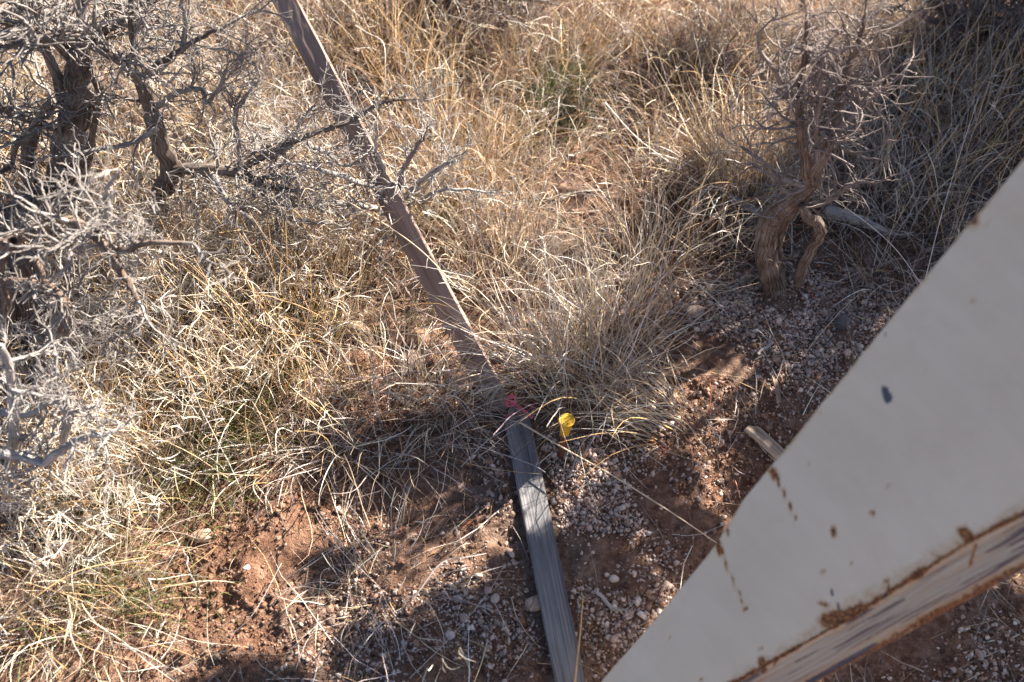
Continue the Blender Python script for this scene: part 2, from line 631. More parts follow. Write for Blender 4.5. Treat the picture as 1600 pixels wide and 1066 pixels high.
BARE = [(300, 960, 110, 80, .9), (480, 750, 100, 60, .9), (1000, 330, 40, 40, .4), (1180, 620, 180, 140, 1.1), (960, 860, 170, 230, 1.0), (1280, 500, 120, 70, .9), (1330, 640, 100, 100, .8), (540, 740, 110, 60, .8),
        (360, 930, 190, 110, .85), (620, 860, 120, 60, .55), (720, 1010, 160, 80, .7), (900, 720, 70, 60, 1.0), (925, 240, 60, 90, .9),
        (640, 130, 20, 20, .3), (420, 820, 110, 80, .6), (350, 85, 40, 40, .6), (880, 330, 50, 40, .5), (1500, 1050, 200, 90, 1.0), (1100, 560, 80, 60, .6)]


def d_grass(px, py):
    top = 1 / (1 + np.exp((py - 520) / 40.0))
    left = 1 / (1 + np.exp((px - 330) / 70.0)) * np.clip(1.15 - (py - 500) / 700, 0.35, 1)
    mid = blobs(px, py, [(480, 560, 150, 120, .6), (680, 600, 120, 70, .5), (900, 560, 140, 90, .6)])
    return np.clip(np.maximum(np.maximum(top, left), mid) - blobs(px, py, BARE), 0, 1)


def d_litter(px, py):
    return np.clip(0.35 + 0.5 * d_grass(px, py) + blobs(px, py, [(620, 680, 150, 60, .6), (600, 900, 110, 80, .5), (560, 900, 80, 60, .5), (480, 720, 80, 80, .3)])
                   - 0.25 * blobs(px, py, BARE), 0.08, 1)


# soft filler grass: arching, fine, dry
def grass_stuff(name, label, n, dens, L, wd, wts, elev=(0.5, 1.3), droop=1.0, curl=1.6, K=8, mat=None, wob=0.08, dz=0.0, outside=.35, curl_tip=1.0):
    p = on_ground(scatter(n, dens, outside=outside), dz)
    az = rng.uniform(0, 2 * math.pi, n)
    el = rng.uniform(*elev, n)
    d = np.stack([np.cos(az) * np.cos(el), np.sin(az) * np.cos(el), np.sin(el)], -1)
    LL = rng.uniform(*L, n) * np.exp(rng.normal(size=n) * 0.25)
    P = blade_paths(p, d, LL, K, droop * rng.uniform(0.3, 1.6, n), rng.normal(size=n) * curl, curl_tip, wob)
    w = rng.uniform(*wd, n)
    o = link(name, blade_mesh(name, P, w, colours(n, wts), mat or M_STRAW))
    tag(o, label, "grass", kind="stuff")
    return o


#            gold pale white grey brown dark rust green pink
grass_stuff("dry_grass", "fine dry straw-coloured grass filling the ground between tufts", 15000, d_grass, (.06, .20), (.0007, .0018),
            [1.8, 3, 2.2, 1.6, 1.8, .9, .08, .0, .8], elev=(.3, 1.3), curl=2.2)
grass_stuff("fallen_straw", "loose bleached straw and stem litter lying on the soil", 15000, d_litter, (.025, .12), (.0006, .0018),
            [1, 2.5, 2, 2.5, 1.8, .5, .1, 0, 1.5], elev=(-.05, .35), droop=.5, curl=.6, K=5, dz=.004, wob=.12)


def d_green(px, py):
    return np.clip(blobs(px, py, [(280, 600, 90, 80, .8), (220, 760, 120, 90, .45), (60, 820, 90, 90, .6), (420, 500, 60, 90, .6), (500, 560, 60, 40, .5), (340, 650, 70, 50, .6),
                                  (160, 940, 120, 60, .45), (860, 160, 60, 60, .5), (690, 360, 30, 30, .5), (640, 500, 40, 40, .35), (480, 470, 40, 40, .5), (850, 620, 60, 30, .12)]), 0, 1)


grass_stuff("green_grass", "short fresh green blades sprouting under the dry grass", 8500, d_green, (.025, .08), (.0008, .0016),
            [.3, .2, 0, 0, .2, 0, 0, 5, 0], elev=(.7, 1.5), droop=.7, curl=.8, K=5, mat=M_GREEN, outside=.08)


def d_shade_litter(px, py):
    return np.clip(blobs(px, py, [(150, 450, 220, 220, .8), (80, 300, 200, 200, .8), (650, 680, 120, 60, .6), (300, 200, 160, 120, .3), (1420, 300, 200, 160, 1.2), (1060, 110, 80, 40, .7), (1100, 310, 90, 50, .7), (650, 20, 90, 50, .7), (1100, 650, 200, 100, .25)]), 0, 1)


grass_stuff("shade_dark_stems", "short decayed stems and thatch, darkened for shade at the foot of the grass", 17000, lambda px, py: d_grass(px, py) ** 1.5, (.02, .08), (.0010, .0028),  # thatch darkened so the gaps between blades read as shade
            [0, .1, .1, .8, 3, 7, .15, 0, .2], elev=(-.1, .9), droop=.3, curl=.8, K=4, dz=.001)
grass_stuff("shade_stem_litter", "broken twigs and old stems, darkened to deepen the shade under shrubs and grass", 13000, d_shade_litter, (.02, .09), (.001, .0022),  # near-black litter laid where the shade should be deeper
            [0, .1, .2, 1.2, 3, 4, .35, 0, .5], elev=(-.1, .9), droop=.2, curl=.6, K=4, dz=.002)

# curled white leaves on dry stalks: the pale shredded-looking grass at left
def curly_patch(n_stalk, dens, Ls=(.10, .26), leaves=9, wts=(.3, 1.6, 4, 1.2, .3, 0, 0, 0, .4)):
    p = on_ground(scatter(n_stalk, dens, outside=.1))
    az = rng.uniform(0, 2 * math.pi, n_stalk); el = rng.uniform(.8, 1.5, n_stalk)
    d = np.stack([np.cos(az) * np.cos(el), np.sin(az) * np.cos(el), np.sin(el)], -1)
    S = blade_paths(p, d, rng.uniform(*Ls, n_stalk), 8, rng.uniform(.1, .8, n_stalk), rng.normal(size=n_stalk) * .5)
    k = rng.integers(5, 8, (n_stalk, leaves))
    p0 = S[np.arange(n_stalk)[:, None], k].reshape(-1, 3)
    m = len(p0)
    fan = np.repeat(norm(rng.normal(size=(n_stalk, 3)) + np.array([.5, -.2, 0])), leaves, 0)
    dd = rng.normal(size=(m, 3)) * .55 + fan
    LL = rng.uniform(.02, .07, m)
    Lf = blade_paths(p0, dd, LL, 6, rng.uniform(-.3, 1.5, m), rng.normal(size=m) * 1.6, .8, .10)
    return S, Lf, colours(n_stalk, [4, 2, .6, .3, .8, 0, 0, 0, 0]), colours(m, wts)


def d_curly(px, py):
    return np.clip(blobs(px, py, [(400, 400, 130, 60, 1), (300, 520, 130, 110, 1), (230, 480, 90, 60, 1), (150, 620, 90, 110, .9), (90, 880, 110, 150, .9), (200, 720, 110, 80, .5), (200, 930, 60, 40, .7),
                                  (420, 300, 60, 50, .6), (560, 520, 50, 60, .3), (130, 150, 200, 120, .25)]) - blobs(px, py, BARE), 0, 1)


S_, Lf_, cs_, cl_ = curly_patch(1700, d_curly)
me = blade_mesh("stalks", S_, rng.uniform(.0009, .0016, len(S_)), cs_, M_STRAW, .5)
tag(link("curly_grass_stalks", me), "thin golden stalks carrying the curled pale grass at left", "grass", kind="stuff")
me = blade_mesh("leaves", Lf_, rng.uniform(.0006, .0017, len(Lf_)), cl_, M_STRAW, .6)
tag(link("curled_leaves", me), "bleached curled leaves matted together on the left side", "grass", kind="stuff")

# ------------------------------------------------------------------ grass tufts, each a thing
def tuft(px, py, n, rad, L, spread, wts, label, wd=(.0011, .0024), droop=1.0, curl=1.35, lean=(0, 0), heads=0, K=10, wob=.065, name="grass_tuft"):
    c = gp(px, py)
    a = rng.uniform(0, 2 * math.pi, n); r = rad * np.sqrt(rng.random(n))
    off = np.stack([np.cos(a) * r, np.sin(a) * r, 0 * r], -1)
    base = c + off
    base[:, 2] = gh(base[:, 0], base[:, 1]) - .004
    keep = rng.random(n) < board_clear(*to_px(base))
    base, a, r = base[keep], a[keep], r[keep]
    n = len(base); heads = min(heads, n)
    out = np.stack([np.cos(a), np.sin(a), 0 * a], -1)
    tilt = np.abs(rng.normal(size=n)) * spread * (0.35 + r / rad)
    d = np.array([lean[0], lean[1], 1.0]) + out * tilt[:, None] + rng.normal(size=(n, 3)) * .16
    LL = L * rng.uniform(.35, 1.1, n)
    P = blade_paths(base, d, LL, K, droop * rng.uniform(.0, 1.9, n), rng.normal(size=n) * curl * np.exp(rng.normal(size=n) * .45), 1.4, wob)
    w = rng.uniform(*wd, n)
    col = colours(n, wts)
    v, q, m = ribbons(P, w[:, None] * (1 - .75 * np.linspace(0, 1, K) ** 1.6)[None])
    cc = np.repeat(np.repeat(col[:, None], K, 1)[:, :, None], m, 2).reshape(-1, 3)
    org = c.copy()
    o = link(name, new_mesh(name, v - org, q, M_STRAW, cc), loc=org)
    tag(o, label, "grass tuft", "bunch grass tufts on the red soil")
    if heads:
        hs = rng.choice(n, heads, replace=False)
        tips = P[hs][:, -1] - org
        dr = norm(P[hs][:, -1] - P[hs][:, -3])
        m_ = 16
        p0 = (tips[:, None] - dr[:, None] * np.linspace(0, .05, m_)[None, :, None]).reshape(-1, 3)
        dd = np.repeat(dr, m_, 0) + rng.normal(size=(len(p0), 3)) * .45
        Pp = p0[:, None] + norm(dd)[:, None] * (np.linspace(0, 1, 3)[None, :, None] * rng.uniform(.008, .02, (len(p0), 1, 1)))
        h = link("seed_head", blade_mesh("seed_head", Pp, rng.uniform(.001, .002, len(p0)), colours(len(p0), [.5, 2, 4, .3, 0, 0, 0, 0, 0]), M_STRAW, .8), parent=o)
        h["kind"] = "stuff"
    return o


GOLD = [4, 3, .9, .4, .8, .2, 0, 0, .2]
PALE = [1, 3.5, 2.6, .9, .6, .1, 0, 0, .6]
GREY = [.5, 1.3, 2.2, 3.2, 1.3, .4, 0, 0, 1.6]
BROWN = [2.2, 1.8, .5, .8, 3, .9, .05, 0, .5]
TUFTS = [
    # px, py, n, rad, L, spread, pal, lean, heads, label
    (915, 600, 480, .085, .29, .6, [1.6, 3.4, 3.0, 1.2, .8, .3, 0, 0, .6], (-.05, .05), 5, "big tangled grey and straw tuft standing just behind the yellow cap"),
    (850, 565, 260, .06, .25, .5, PALE, (-.05, .1), 3, "pale arching tuft touching the right edge of the leaning brown board"),
    (960, 500, 380, .09, .24, .6, GREY, (0, .1), 0, "grey half-shaded tuft rising behind the big tangled one"),
    (790, 420, 420, .10, .22, .6, PALE, (0, .1), 3, "bleached sunlit tuft right of the middle of the leaning brown board"),
    (1010, 400, 360, .10, .22, .7, PALE, (-.1, 0), 2, "loose pale tuft of looping blades in the middle of the clearing edge"),
    (1150, 290, 560, .07, .30, .75, GOLD, (-.15, .1), 0, "golden tuft fanning to the left of the dead twisted shrub"),
    (1110, 345, 520, .10, .14, .9, [.2, .4, .6, 1.6, 3, 5, 0, 0, .6], (-.1, 0), 0, "tuft coloured dark as the shadow under the golden fan of grass"),  # dark palette stands in for the golden tuft's shadow
    (1060, 215, 200, .08, .16, .7, BROWN, (0, .1), 2, "brown tuft in front of the dark shaded patch at top middle"),
    (1090, 110, 380, .11, .20, .6, BROWN, (0, .1), 0, "brownish tuft beside the dark shaded patch near the top edge"),
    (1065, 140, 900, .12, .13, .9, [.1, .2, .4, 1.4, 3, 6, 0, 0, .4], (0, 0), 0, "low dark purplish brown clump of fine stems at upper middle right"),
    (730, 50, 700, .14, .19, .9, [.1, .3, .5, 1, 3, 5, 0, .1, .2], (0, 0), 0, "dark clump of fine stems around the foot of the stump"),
    (1440, 230, 600, .20, .13, 1, [.1, .2, .4, 1.6, 2.5, 6, 0, 0, .3], (0, 0), 0, "low dark mat of stems in the shade right of the twisted shrub's crown"),  # dark palette stands in for deep shade, also in the next two mats
    (1540, 330, 600, .20, .13, 1, [.1, .2, .4, 1.6, 2.5, 6, 0, 0, .3], (0, 0), 0, "low mat of stems coloured dark to deepen the shade beside the upper edge of the white panel"),
    (1380, 370, 350, .13, .10, 1, [.1, .2, .4, 1.6, 2.5, 6, 0, 0, .3], (0, 0), 0, "low mat of stems coloured dark to deepen the shade around the thick grey fallen branch"),
    (60, 440, 500, .16, .12, 1, [.1, .2, .4, 1.2, 3, 6, 0.1, 0, .2], (0, 0), 0, "dark brown mat of short stems around the stump at the left edge"),  # drawn mostly in the darkest browns, like the next mat
    (150, 330, 400, .16, .10, 1, [.1, .2, .4, 1.2, 3, 6, 0.1, 0, .2], (0, 0), 0, "dark brown mat of short stems at the foot of the thick split trunk"),
    (1180, 70, 320, .10, .20, .6, PALE, (0, .1), 2, "pale tuft at the top edge left of the dead twisted shrub"),
    (970, 60, 380, .12, .20, .6, GOLD, (0, .1), 3, "golden brown tuft at the top edge right of the dark stump"),
    (680, 340, 330, .11, .20, .7, [2, 3.4, 2.6, .6, .5, .1, 0, 0, .3], (0, .05), 2, "cream tuft paled to brighten the sunlit slope just right of the board"),  # pale palette puts sunlight into the slope, next tuft too
    (770, 320, 330, .11, .18, .8, [2, 3.4, 2.6, .6, .5, .1, 0, 0, .3], (0, .05), 1, "cream tuft paled to brighten the full sun left of the looping centre grass"),
    (860, 110, 420, .11, .22, .6, [1.5, 2, 1.2, 1, 2, .5, 0, .2, .4], (0, .1), 4, "mixed brown and straw tuft below and right of the dark stump"),
    (760, 95, 190, .10, .24, .5, PALE, (0, .1), 4, "upright pale tuft directly in front of the dark stump"),
    (640, 120, 280, .10, .30, .45, [2.2, 3, 1.6, 1.2, 1.4, .2, 0, 0, .4], (0, .1), 4, "tall straw tuft just right of the upper end of the leaning board"),
    (560, 90, 360, .09, .28, .45, [2, 2.4, 1, 1.2, 1.8, .4, 0, 0, .4], (0, .1), 2, "tall brownish tuft behind the upper end of the leaning board"),
    (700, 250, 560, .13, .24, .65, GOLD, (0, .1), 3, "bright golden tuft in full sun right of the small grey shrub"),
    (830, 250, 200, .11, .17, .8, PALE, (0, 0), 0, "low bleached tuft at the left rim of the bare red patch"),
    (1030, 280, 150, .10, .18, .8, PALE, (-.1, 0), 0, "thin pale tuft at the right rim of the bare red patch"),
    (440, 180, 420, .12, .20, .6, GREY, (0, .1), 2, "grey straw tuft left of the leaning board"),
    (350, 160, 380, .12, .20, .6, PALE, (0, .1), 3, "pale straw tuft behind the thin branch tips at upper left"),
    (470, 60, 320, .10, .20, .6, GREY, (0, .1), 0, "grey tuft at the top edge left of the leaning board"),
    (330, 20, 260, .10, .18, .6, BROWN, (0, .1), 0, "brown tuft at the top edge above the upper left shrub"),
    (1300, 60, 320, .11, .24, .6, GREY, (0, .1), 0, "grey tuft behind the tips of the dead twisted shrub"),
    (1420, 130, 260, .12, .28, .6, [1.5, 2, 1, 2.4, 1, .4, 0, 0, 1], (-.1, .1), 3, "tall shaded tuft to the right of the dead twisted shrub's crown"),
    (1530, 200, 300, .12, .32, .6, [1.8, 2.4, 1, 2, .8, .4, 0, 0, 1], (.0, .1), 4, "tall shaded tuft near the right edge above the white panel"),
    (1450, 330, 420, .13, .26, .75, GREY, (-.1, .05), 0, "low tuft greyed for shade between the dead branch and the white panel"),  # grey palette puts shade into this tuft and the next
    (1340, 280, 360, .11, .24, .7, GREY, (-.1, 0), 0, "tuft greyed for shade directly right of the twisted trunk"),
    (1500, 60, 320, .12, .28, .6, BROWN, (0, 0), 3, "brown tuft against the dark shrub in the upper right corner"),
    (1040, 650, 260, .05, .25, .4, [2, 3, 2, 1, .3, 0, 0, 0, .3], (-1.1, .35), 0, "flattened pale tuft swept sideways to the right of the yellow cap"),
    (600, 670, 260, .12, .17, 1.1, [.3, 1.2, 2, 3.4, 1.6, .5, 0, 0, 2], (.2, -.2), 0, "collapsed grey tuft left of the foot of the brown board"),
    (690, 640, 120, .05, .18, 1.0, GREY, (.1, -.2), 0, "grey fallen tuft leaning on the foot of the brown board"),
    (600, 905, 230, .10, .15, 1.3, [.6, 1.4, 1.5, 3, 1.6, .4, 0, 0, 1.6], (.2, .1), 0, "flat heap of grey stems on the soil at lower middle"),
    (470, 690, 150, .09, .18, 1.0, PALE, (.1, -.3), 1, "drooping pale tuft above the bare red slope"),
    (610, 575, 200, .09, .13, .9, [1.2, 2.6, 2, 1.4, 1.2, .6, 0, .2, .5], (.1, .1), 0, "short tangled tuft half covering the round rocks left of the board"),
    (690, 610, 150, .06, .13, .9, [1, 2.4, 2.4, 1.8, 1, .4, 0, 0, .8], (.15, .1), 0, "short wispy tuft with strands crossing the foot of the brown board"),
    (590, 400, 200, .08, .16, .7, [1.6, 2.6, 2.2, 1.4, 1, .5, 0, 0, .5], (.15, .15), 0, "straw tuft below the small grey shrub, leaning over the board"),
    (400, 560, 380, .10, .24, .5, [3.5, 2.6, 1.2, .6, .8, .1, 0, .3, 0], (0, .1), 4, "tuft of upright yellow stalks over green shoots left of the board"),
    (500, 480, 360, .10, .22, .5, [3, 2.4, 1.6, .8, 1, .3, 0, .2, 0], (0, .1), 3, "tuft of yellow stalks close to the left side of the board"),
    (330, 470, 360, .10, .24, .55, [3, 2.4, 1.8, .6, 1, .2, 0, .1, 0], (0, .1), 4, "golden tuft under the long thick branch at left"),
    (250, 640, 320, .10, .22, .6, [3, 3, 2, .6, .6, 0, 0, .5, 0], (0, .1), 4, "straw tuft mixed with green blades at middle left"),
    (130, 700, 260, .10, .20, .7, PALE, (.1, 0), 2, "bleached tuft beside the low grey branch at left"),
    (60, 900, 300, .11, .22, .8, [2.5, 3, 2.4, .5, .3, 0, 0, .4, 0], (.3, 0), 3, "sprawling straw tuft at the left edge near the bottom"),
    (150, 960, 220, .09, .20, .9, [2, 3, 3, .5, .3, 0, 0, .3, 0], (.4, .1), 3, "tuft reaching right with curled white tips at lower left"),
    (160, 250, 300, .12, .20, .6, GOLD, (0, .1), 1, "sunlit straw tuft behind the thick trunk of the left shrub"),
    (30, 180, 300, .12, .20, .6, PALE, (0, .1), 1, "straw tuft at the left edge behind the shrub branches"),
]
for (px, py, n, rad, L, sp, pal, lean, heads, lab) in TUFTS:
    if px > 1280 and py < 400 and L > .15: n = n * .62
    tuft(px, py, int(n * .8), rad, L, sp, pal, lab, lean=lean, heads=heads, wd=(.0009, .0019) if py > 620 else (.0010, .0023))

# ------------------------------------------------------------------ stones, gravel, crumbs
def ico(sub):
    bm = bmesh.new()
    bmesh.ops.create_icosphere(bm, subdivisions=sub, radius=1)
    v = np.array([x.co[:] for x in bm.verts]); f = np.array([[w.index for w in t.verts] for t in bm.faces])
    bm.free()
    return v, f


ICO1, ICO2, ICO3 = ico(1), ico(2), ico(3)


OCT = (np.array([[1, 0, 0], [-1, 0, 0], [0, 1, 0], [0, -1, 0], [0, 0, 1], [0, 0, -1.]]),
       np.array([[0, 2, 4], [2, 1, 4], [1, 3, 4], [3, 0, 4], [2, 0, 5], [1, 2, 5], [3, 1, 5], [0, 3, 5]]))


def rot_mats(n):
    qn = norm(rng.normal(size=(n, 4)))
    w, x, y, z = qn.T
    return np.stack([np.stack([1 - 2 * (y * y + z * z), 2 * (x * y - z * w), 2 * (x * z + y * w)], -1),
                     np.stack([2 * (x * y + z * w), 1 - 2 * (x * x + z * z), 2 * (y * z - x * w)], -1),
                     np.stack([2 * (x * z - y * w), 2 * (y * z + x * w), 1 - 2 * (x * x + y * y)], -1)], 1)


def rocks(name, p, size, col, mat, base=ICO1, jit=.22, smooth=False):
    v, f = base
    n = len(p)
    vv = v[None] * (1 + rng.normal(size=(n, len(v), 1)) * jit)
    vv = vv * rng.uniform(.45, 1.3, (n, 1, 3))
    vv = np.einsum('nij,nkj->nki', rot_mats(n), vv) * size[:, None, None]
    vv = vv + p[:, None]
    ff = (f[None] + (np.arange(n) * len(v))[:, None, None]).reshape(-1, 3)
    cc = np.repeat(col[:, None], len(v), 1).reshape(-1, 3)
    return link(name, new_mesh(name, vv.reshape(-1, 3), ff, mat, cc, smooth=smooth))


def d_gravel(px, py):
    return np.clip(blobs(px, py, [(930, 780, 70, 120, 1), (960, 930, 90, 120, .9), (1350, 490, 90, 60, 1.3), (1250, 520, 130, 55, 1.1), (1110, 490, 100, 50, .9), (720, 980, 130, 80, .5), (640, 820, 90, 90, .3),
                                  (1200, 620, 150, 100, .25), (1050, 820, 100, 90, .35), (1520, 1030, 90, 60, .6), (900, 710, 50, 30, 1), (780, 750, 40, 60, .4), (550, 1030, 100, 50, .3)]), 0, 1)


n = 19000
p = scatter(n, d_gravel, outside=.2)
sz = np.exp(rng.normal(size=n) * .55) * .00175
PG = np.array([[.58, .46, .39], [.50, .38, .31], [.66, .57, .50], [.36, .22, .16], [.30, .26, .25], [.42, .25, .17]])
cg = PG[rng.choice(6, n, p=[.32, .2, .2, .12, .06, .10])] * (1 + rng.normal(size=(n, 1)) * .12)
o = rocks("gravel", on_soil(p, 0) + sz[:, None] * np.array([0, 0, .35]), np.minimum(sz, .0065), np.clip(cg, .02, .8), M_GRAVEL)
tag(o, "pale pinkish fine gravel spread over the red soil", "gravel", kind="stuff")


def d_crumb(px, py):
    return np.clip(.12 + blobs(px, py, BARE), 0, 1)


n = 44000
p = scatter(n, d_crumb, outside=.2)
sz = np.exp(rng.normal(size=n) * .55) * .0021
CG = np.array([[.20, .11, .07], [.28, .17, .115], [.12, .065, .045], [.27, .195, .15]])
cg = CG[rng.choice(4, n)] * (1 + rng.normal(size=(n, 1)) * .1)
o = rocks("soil_crumbs", on_soil(p, .0003), np.minimum(sz, .008), np.clip(cg, .02, .8), M_GRAVEL, OCT, .3)
tag(o, "small crumbs and clods of red soil", "soil", kind="stuff")

n = 8500
p = scatter(n, lambda px, py: np.clip(blobs(px, py, [(1340, 490, 80, 60, 1), (1230, 500, 90, 50, 1), (1130, 490, 70, 45, .7), (1270, 570, 80, 50, .4), (930, 740, 55, 80, .9), (960, 880, 60, 100, .6), (700, 960, 110, 70, .35)]), 0, 1), outside=0)
sz = np.exp(rng.normal(size=n) * .4) * .0021
cg = np.array([[.62, .52, .46], [.54, .44, .39], [.48, .36, .30], [.40, .36, .34]])[rng.choice(4, n)] * (1 + rng.normal(size=(n, 1)) * .12)
o = rocks("pale_grit", on_soil(p, .001) + sz[:, None] * np.array([0, 0, .4]), np.minimum(sz, .0055), np.clip(cg, .02, .8), M_GRAVEL, OCT, .25)
tag(o, "sheet of fine whitish pink grit under the twisted trunk and beside the boards", "gravel", kind="stuff")

# individual pebbles (shared meshes)
PEB = []
for k in range(8):
    v, f = ICO2
    vv = v * np.array([1, rng.uniform(.65, .9), rng.uniform(.5, .75)])
    for _ in range(10):                    # chop flat facets
        dn = norm(rng.normal(size=3)); lim = rng.uniform(.42, .72)
        dd = vv @ dn
        vv = vv - np.maximum(dd - lim, 0)[:, None] * dn
    vv = vv * (1 + rng.normal(size=(len(v), 1)) * .035)
    PEB.append(new_mesh("pebble", vv, f, M_PEBBLE, smooth=False))
groups = [
    ("pale pebble lying right of the lower grey board", "pale pebbles right of the grey board", 75, [(935, 780, 50, 110, 1), (965, 930, 60, 110, 1)]),
    ("pale pebble lying left of the lower grey board", "pale pebbles left of the grey board", 55, [(740, 960, 80, 80, 1), (700, 880, 80, 60, .6), (770, 800, 30, 70, .6)]),
    ("whitish pebble in the gravel between the twisted trunk and the white panel", "whitish pebbles below the twisted trunk", 45, [(1340, 500, 60, 50, 1), (1260, 510, 80, 45, .8), (1180, 480, 60, 30, .5)]),
    ("small pebble on the brown soil between the flattened tuft and the white panel", "small pebbles on the open brown soil", 30, [(1220, 640, 80, 70, 1), (1080, 790, 60, 60, 1)]),
]
for lab, grp, cnt, bl in groups:
    pp = scatter(cnt, lambda px, py: np.clip(blobs(px, py, bl), 0, 1), outside=0)
    for (x, y) in pp:
        P = np.array([[x, y, 0.0]]); qx, qy = to_px(P)
        t_ = (qy[0] - 655) / 411.0
        lx = 805 + 85 * t_ if t_ > 0 else 0
        if qy[0] > 640 and abs(qx[0] - lx - 20) < 36: x += .05 if 'right' in lab else -.05
        s = float(np.clip(np.exp(rng.normal() * .4) * .0046, .0030, .0105))
        o = link("pebble", PEB[rng.integers(8)], loc=(x, y, float(gfull(x, y)) + s * .2))
        o.scale = (s, s, s); o.rotation_euler = tuple(rng.uniform(-.5, .5, 2)) + (rng.uniform(0, 6.28),)
        tag(o, lab, "pebble", grp)


def stone(px, py, size, label, col, flat=.6, cat="stone", rz=0.0, sink=.25, sharp=True, elong=.75):
    v, f = ICO3
    vv = v * np.array([1, elong, flat])
    for _ in range(9):
        dn = norm(rng.normal(size=3)); lim = rng.uniform(.42, .74) * (abs(dn) @ np.array([1, elong, flat]))
        vv = vv - np.maximum(vv @ dn - lim, 0)[:, None] * dn
    nn = fbm(v[:, 0] * 2.5 + px, v[:, 1] * 2.5 + v[:, 2] * 2, 3, int(px))
    vv = vv * (1 + .16 * nn[:, None])
    P = gp(px, py); P[2] = float(gfull(P[0], P[1]))
    o = link("stone", new_mesh("stone", vv * size, f, plain("stone_%s" % cat, col, .92, .3, 90), smooth=not sharp), loc=P + np.array([0, 0, size * flat * (.7 - sink)]))
    o.rotation_euler = (0.1, -.1, rz)
    return tag(o, label, cat)


stone(318, 836, .024, "flat dull tan stone with a broken edge on the sunlit red soil", (.46, .32, .23), .22, rz=.1, elong=.5)
stone(388, 892, .0065, "tiny bright white stone on the sunlit red soil", (.78, .74, .66), .8)
stone(642, 566, .033, "rounded pinkish grey rock half buried left of the leaning board", (.22, .155, .125), .55, "rock", .5)
stone(560, 522, .031, "rounded grey rock under yellow stalks left of the leaning board", (.24, .18, .14), .6, "rock", 2.5)
stone(655, 530, .026, "small brown rock touching the left edge of the leaning board", (.26, .15, .10), .6, "rock", 1.0)
stone(1316, 502, .021, "dark grey angular stone in the whitish gravel", (.12, .105, .10), .6, "stone", .6)
stone(1085, 483, .026, "large flat pinkish stone in the gravel below the looping tuft", (.36, .27, .22), .4, "stone", -.3)
stone(835, 942, .017, "oblong pink stone touching the left edge of the grey board", (.50, .33, .25), .55, "stone", .2)
stone(703, 990, .010, "whitish round stone left of the grey board near the bottom", (.55, .44, .37), .8)
stone(910, 712, .013, "brown triangular stone just below the yellow cap", (.24, .125, .075), .6, "stone", .8)
stone(960, 905, .009, "white stone between the grey board and the white panel", (.60, .52, .46), .7)
stone(1003, 1040, .0095, "round tan pebble close to the edge of the white panel", (.45, .33, .25), .8)

# ------------------------------------------------------------------ boards (survey lath, broken in two)
def board(name, A, B, width, thick, face_n, mat, twist=0.0, point_start=0.0, jagged_end=False, nseg=60):
    """A,B ends of the centre line. local x along, y across, z = face normal"""
    A, B = np.array(A), np.array(B)
    L = np.linalg.norm(B - A); ex = (B - A) / L
    n = np.array(face_n, float); n -= ex * (n @ ex); n /= np.linalg.norm(n)
    ey = np.cross(n, ex)
    xs = np.linspace(0, L, nseg)
    bev = .0012
    prof = [(-.5, -.5 + .12), (-.5 + bev / width, -.5), (-.17, -.5), (.17, -.5), (.5 - bev / width, -.5), (.5, -.5 + .12),
            (.5, .5 - .15), (.5 - bev / width, .5), (.3, .5), (.1, .5), (-.1, .5), (-.3, .5), (-.5 + bev / width, .5), (-.5, .5 - .15)]
    m = len(prof)
    vs = []
    for i, x in enumerate(xs):
        w = width * (1 + .02 * math.sin(x * 9))
        if point_start and x < point_start: w *= .25 + .75 * x / point_start
        bow = .004 * math.sin(x / L * math.pi)
        tw = twist * (x / L - .5)
        for j, (a, c) in enumerate(prof):
            yy = a * w + .0006 * vnoise(np.array(x * 60.), np.array(j * 1.7), 3) * 2
            zz = c * thick + (.0007 * vnoise(np.array(x * 40.), np.array(j * 2.3), 8) * 2 if c > .4 else 0) + bow
            xx = x
            if jagged_end and i == nseg - 1: xx += .012 * vnoise(np.array(j * 3.1), np.array(.5), 2)
            if jagged_end and i == 0: xx += .03 * vnoise(np.array(a * 9), np.array(.5), 4)
            vs.append((xx, yy * math.cos(tw) - zz * math.sin(tw), yy * math.sin(tw) + zz * math.cos(tw)))
    fs = []
    for i in range(nseg - 1):
        for j in range(m):
            j2 = (j + 1) % m
            fs.append((i * m + j, (i + 1) * m + j, (i + 1) * m + j2, i * m + j2))
    me = bpy.data.meshes.new(name)
    fs.append(tuple(range(m))); fs.append(tuple((nseg - 1) * m + j for j in reversed(range(m))))
    me.from_pydata(vs, [], fs)
    me.materials.append(mat)
    bm = bmesh.new(); bm.from_mesh(me); bmesh.ops.recalc_face_normals(bm, faces=bm.faces); bm.to_mesh(me); bm.free()
    o = link(name, me)
    from mathutils import Matrix
    o.matrix_world = Matrix(((ex[0], ey[0], n[0], A[0]), (ex[1], ey[1], n[1], A[1]), (ex[2], ey[2], n[2], A[2]), (0, 0, 0, 1)))
    return o


# brown upper board: foot on the soil, rising away over the small shrub
A = gp(783, 640, .004); B1 = D(446, 0, 1.93); Bx = A + (B1 - A) * 1.42
UPB = board("wooden_board", A, Bx, .0445, .009, (-.26, -.68, .68), M_LATH_BROWN, twist=.25, jagged_end=True)
tag(UPB, "long brown wooden lath leaning over the small shrub up to the top edge", "board")
A2 = gp(803, 640, .012); B2 = gp(889, 1066, .014); Bx2 = B2 + (B2 - A2) * .35
LOB = board("wooden_board", A2, Bx2, .0440, .010, (0.05, -.1, 1), M_LATH_GREY, twist=.05, point_start=.03)
tag(LOB, "weathered grey wooden lath lying flat from the pink tape to the bottom edge", "board")
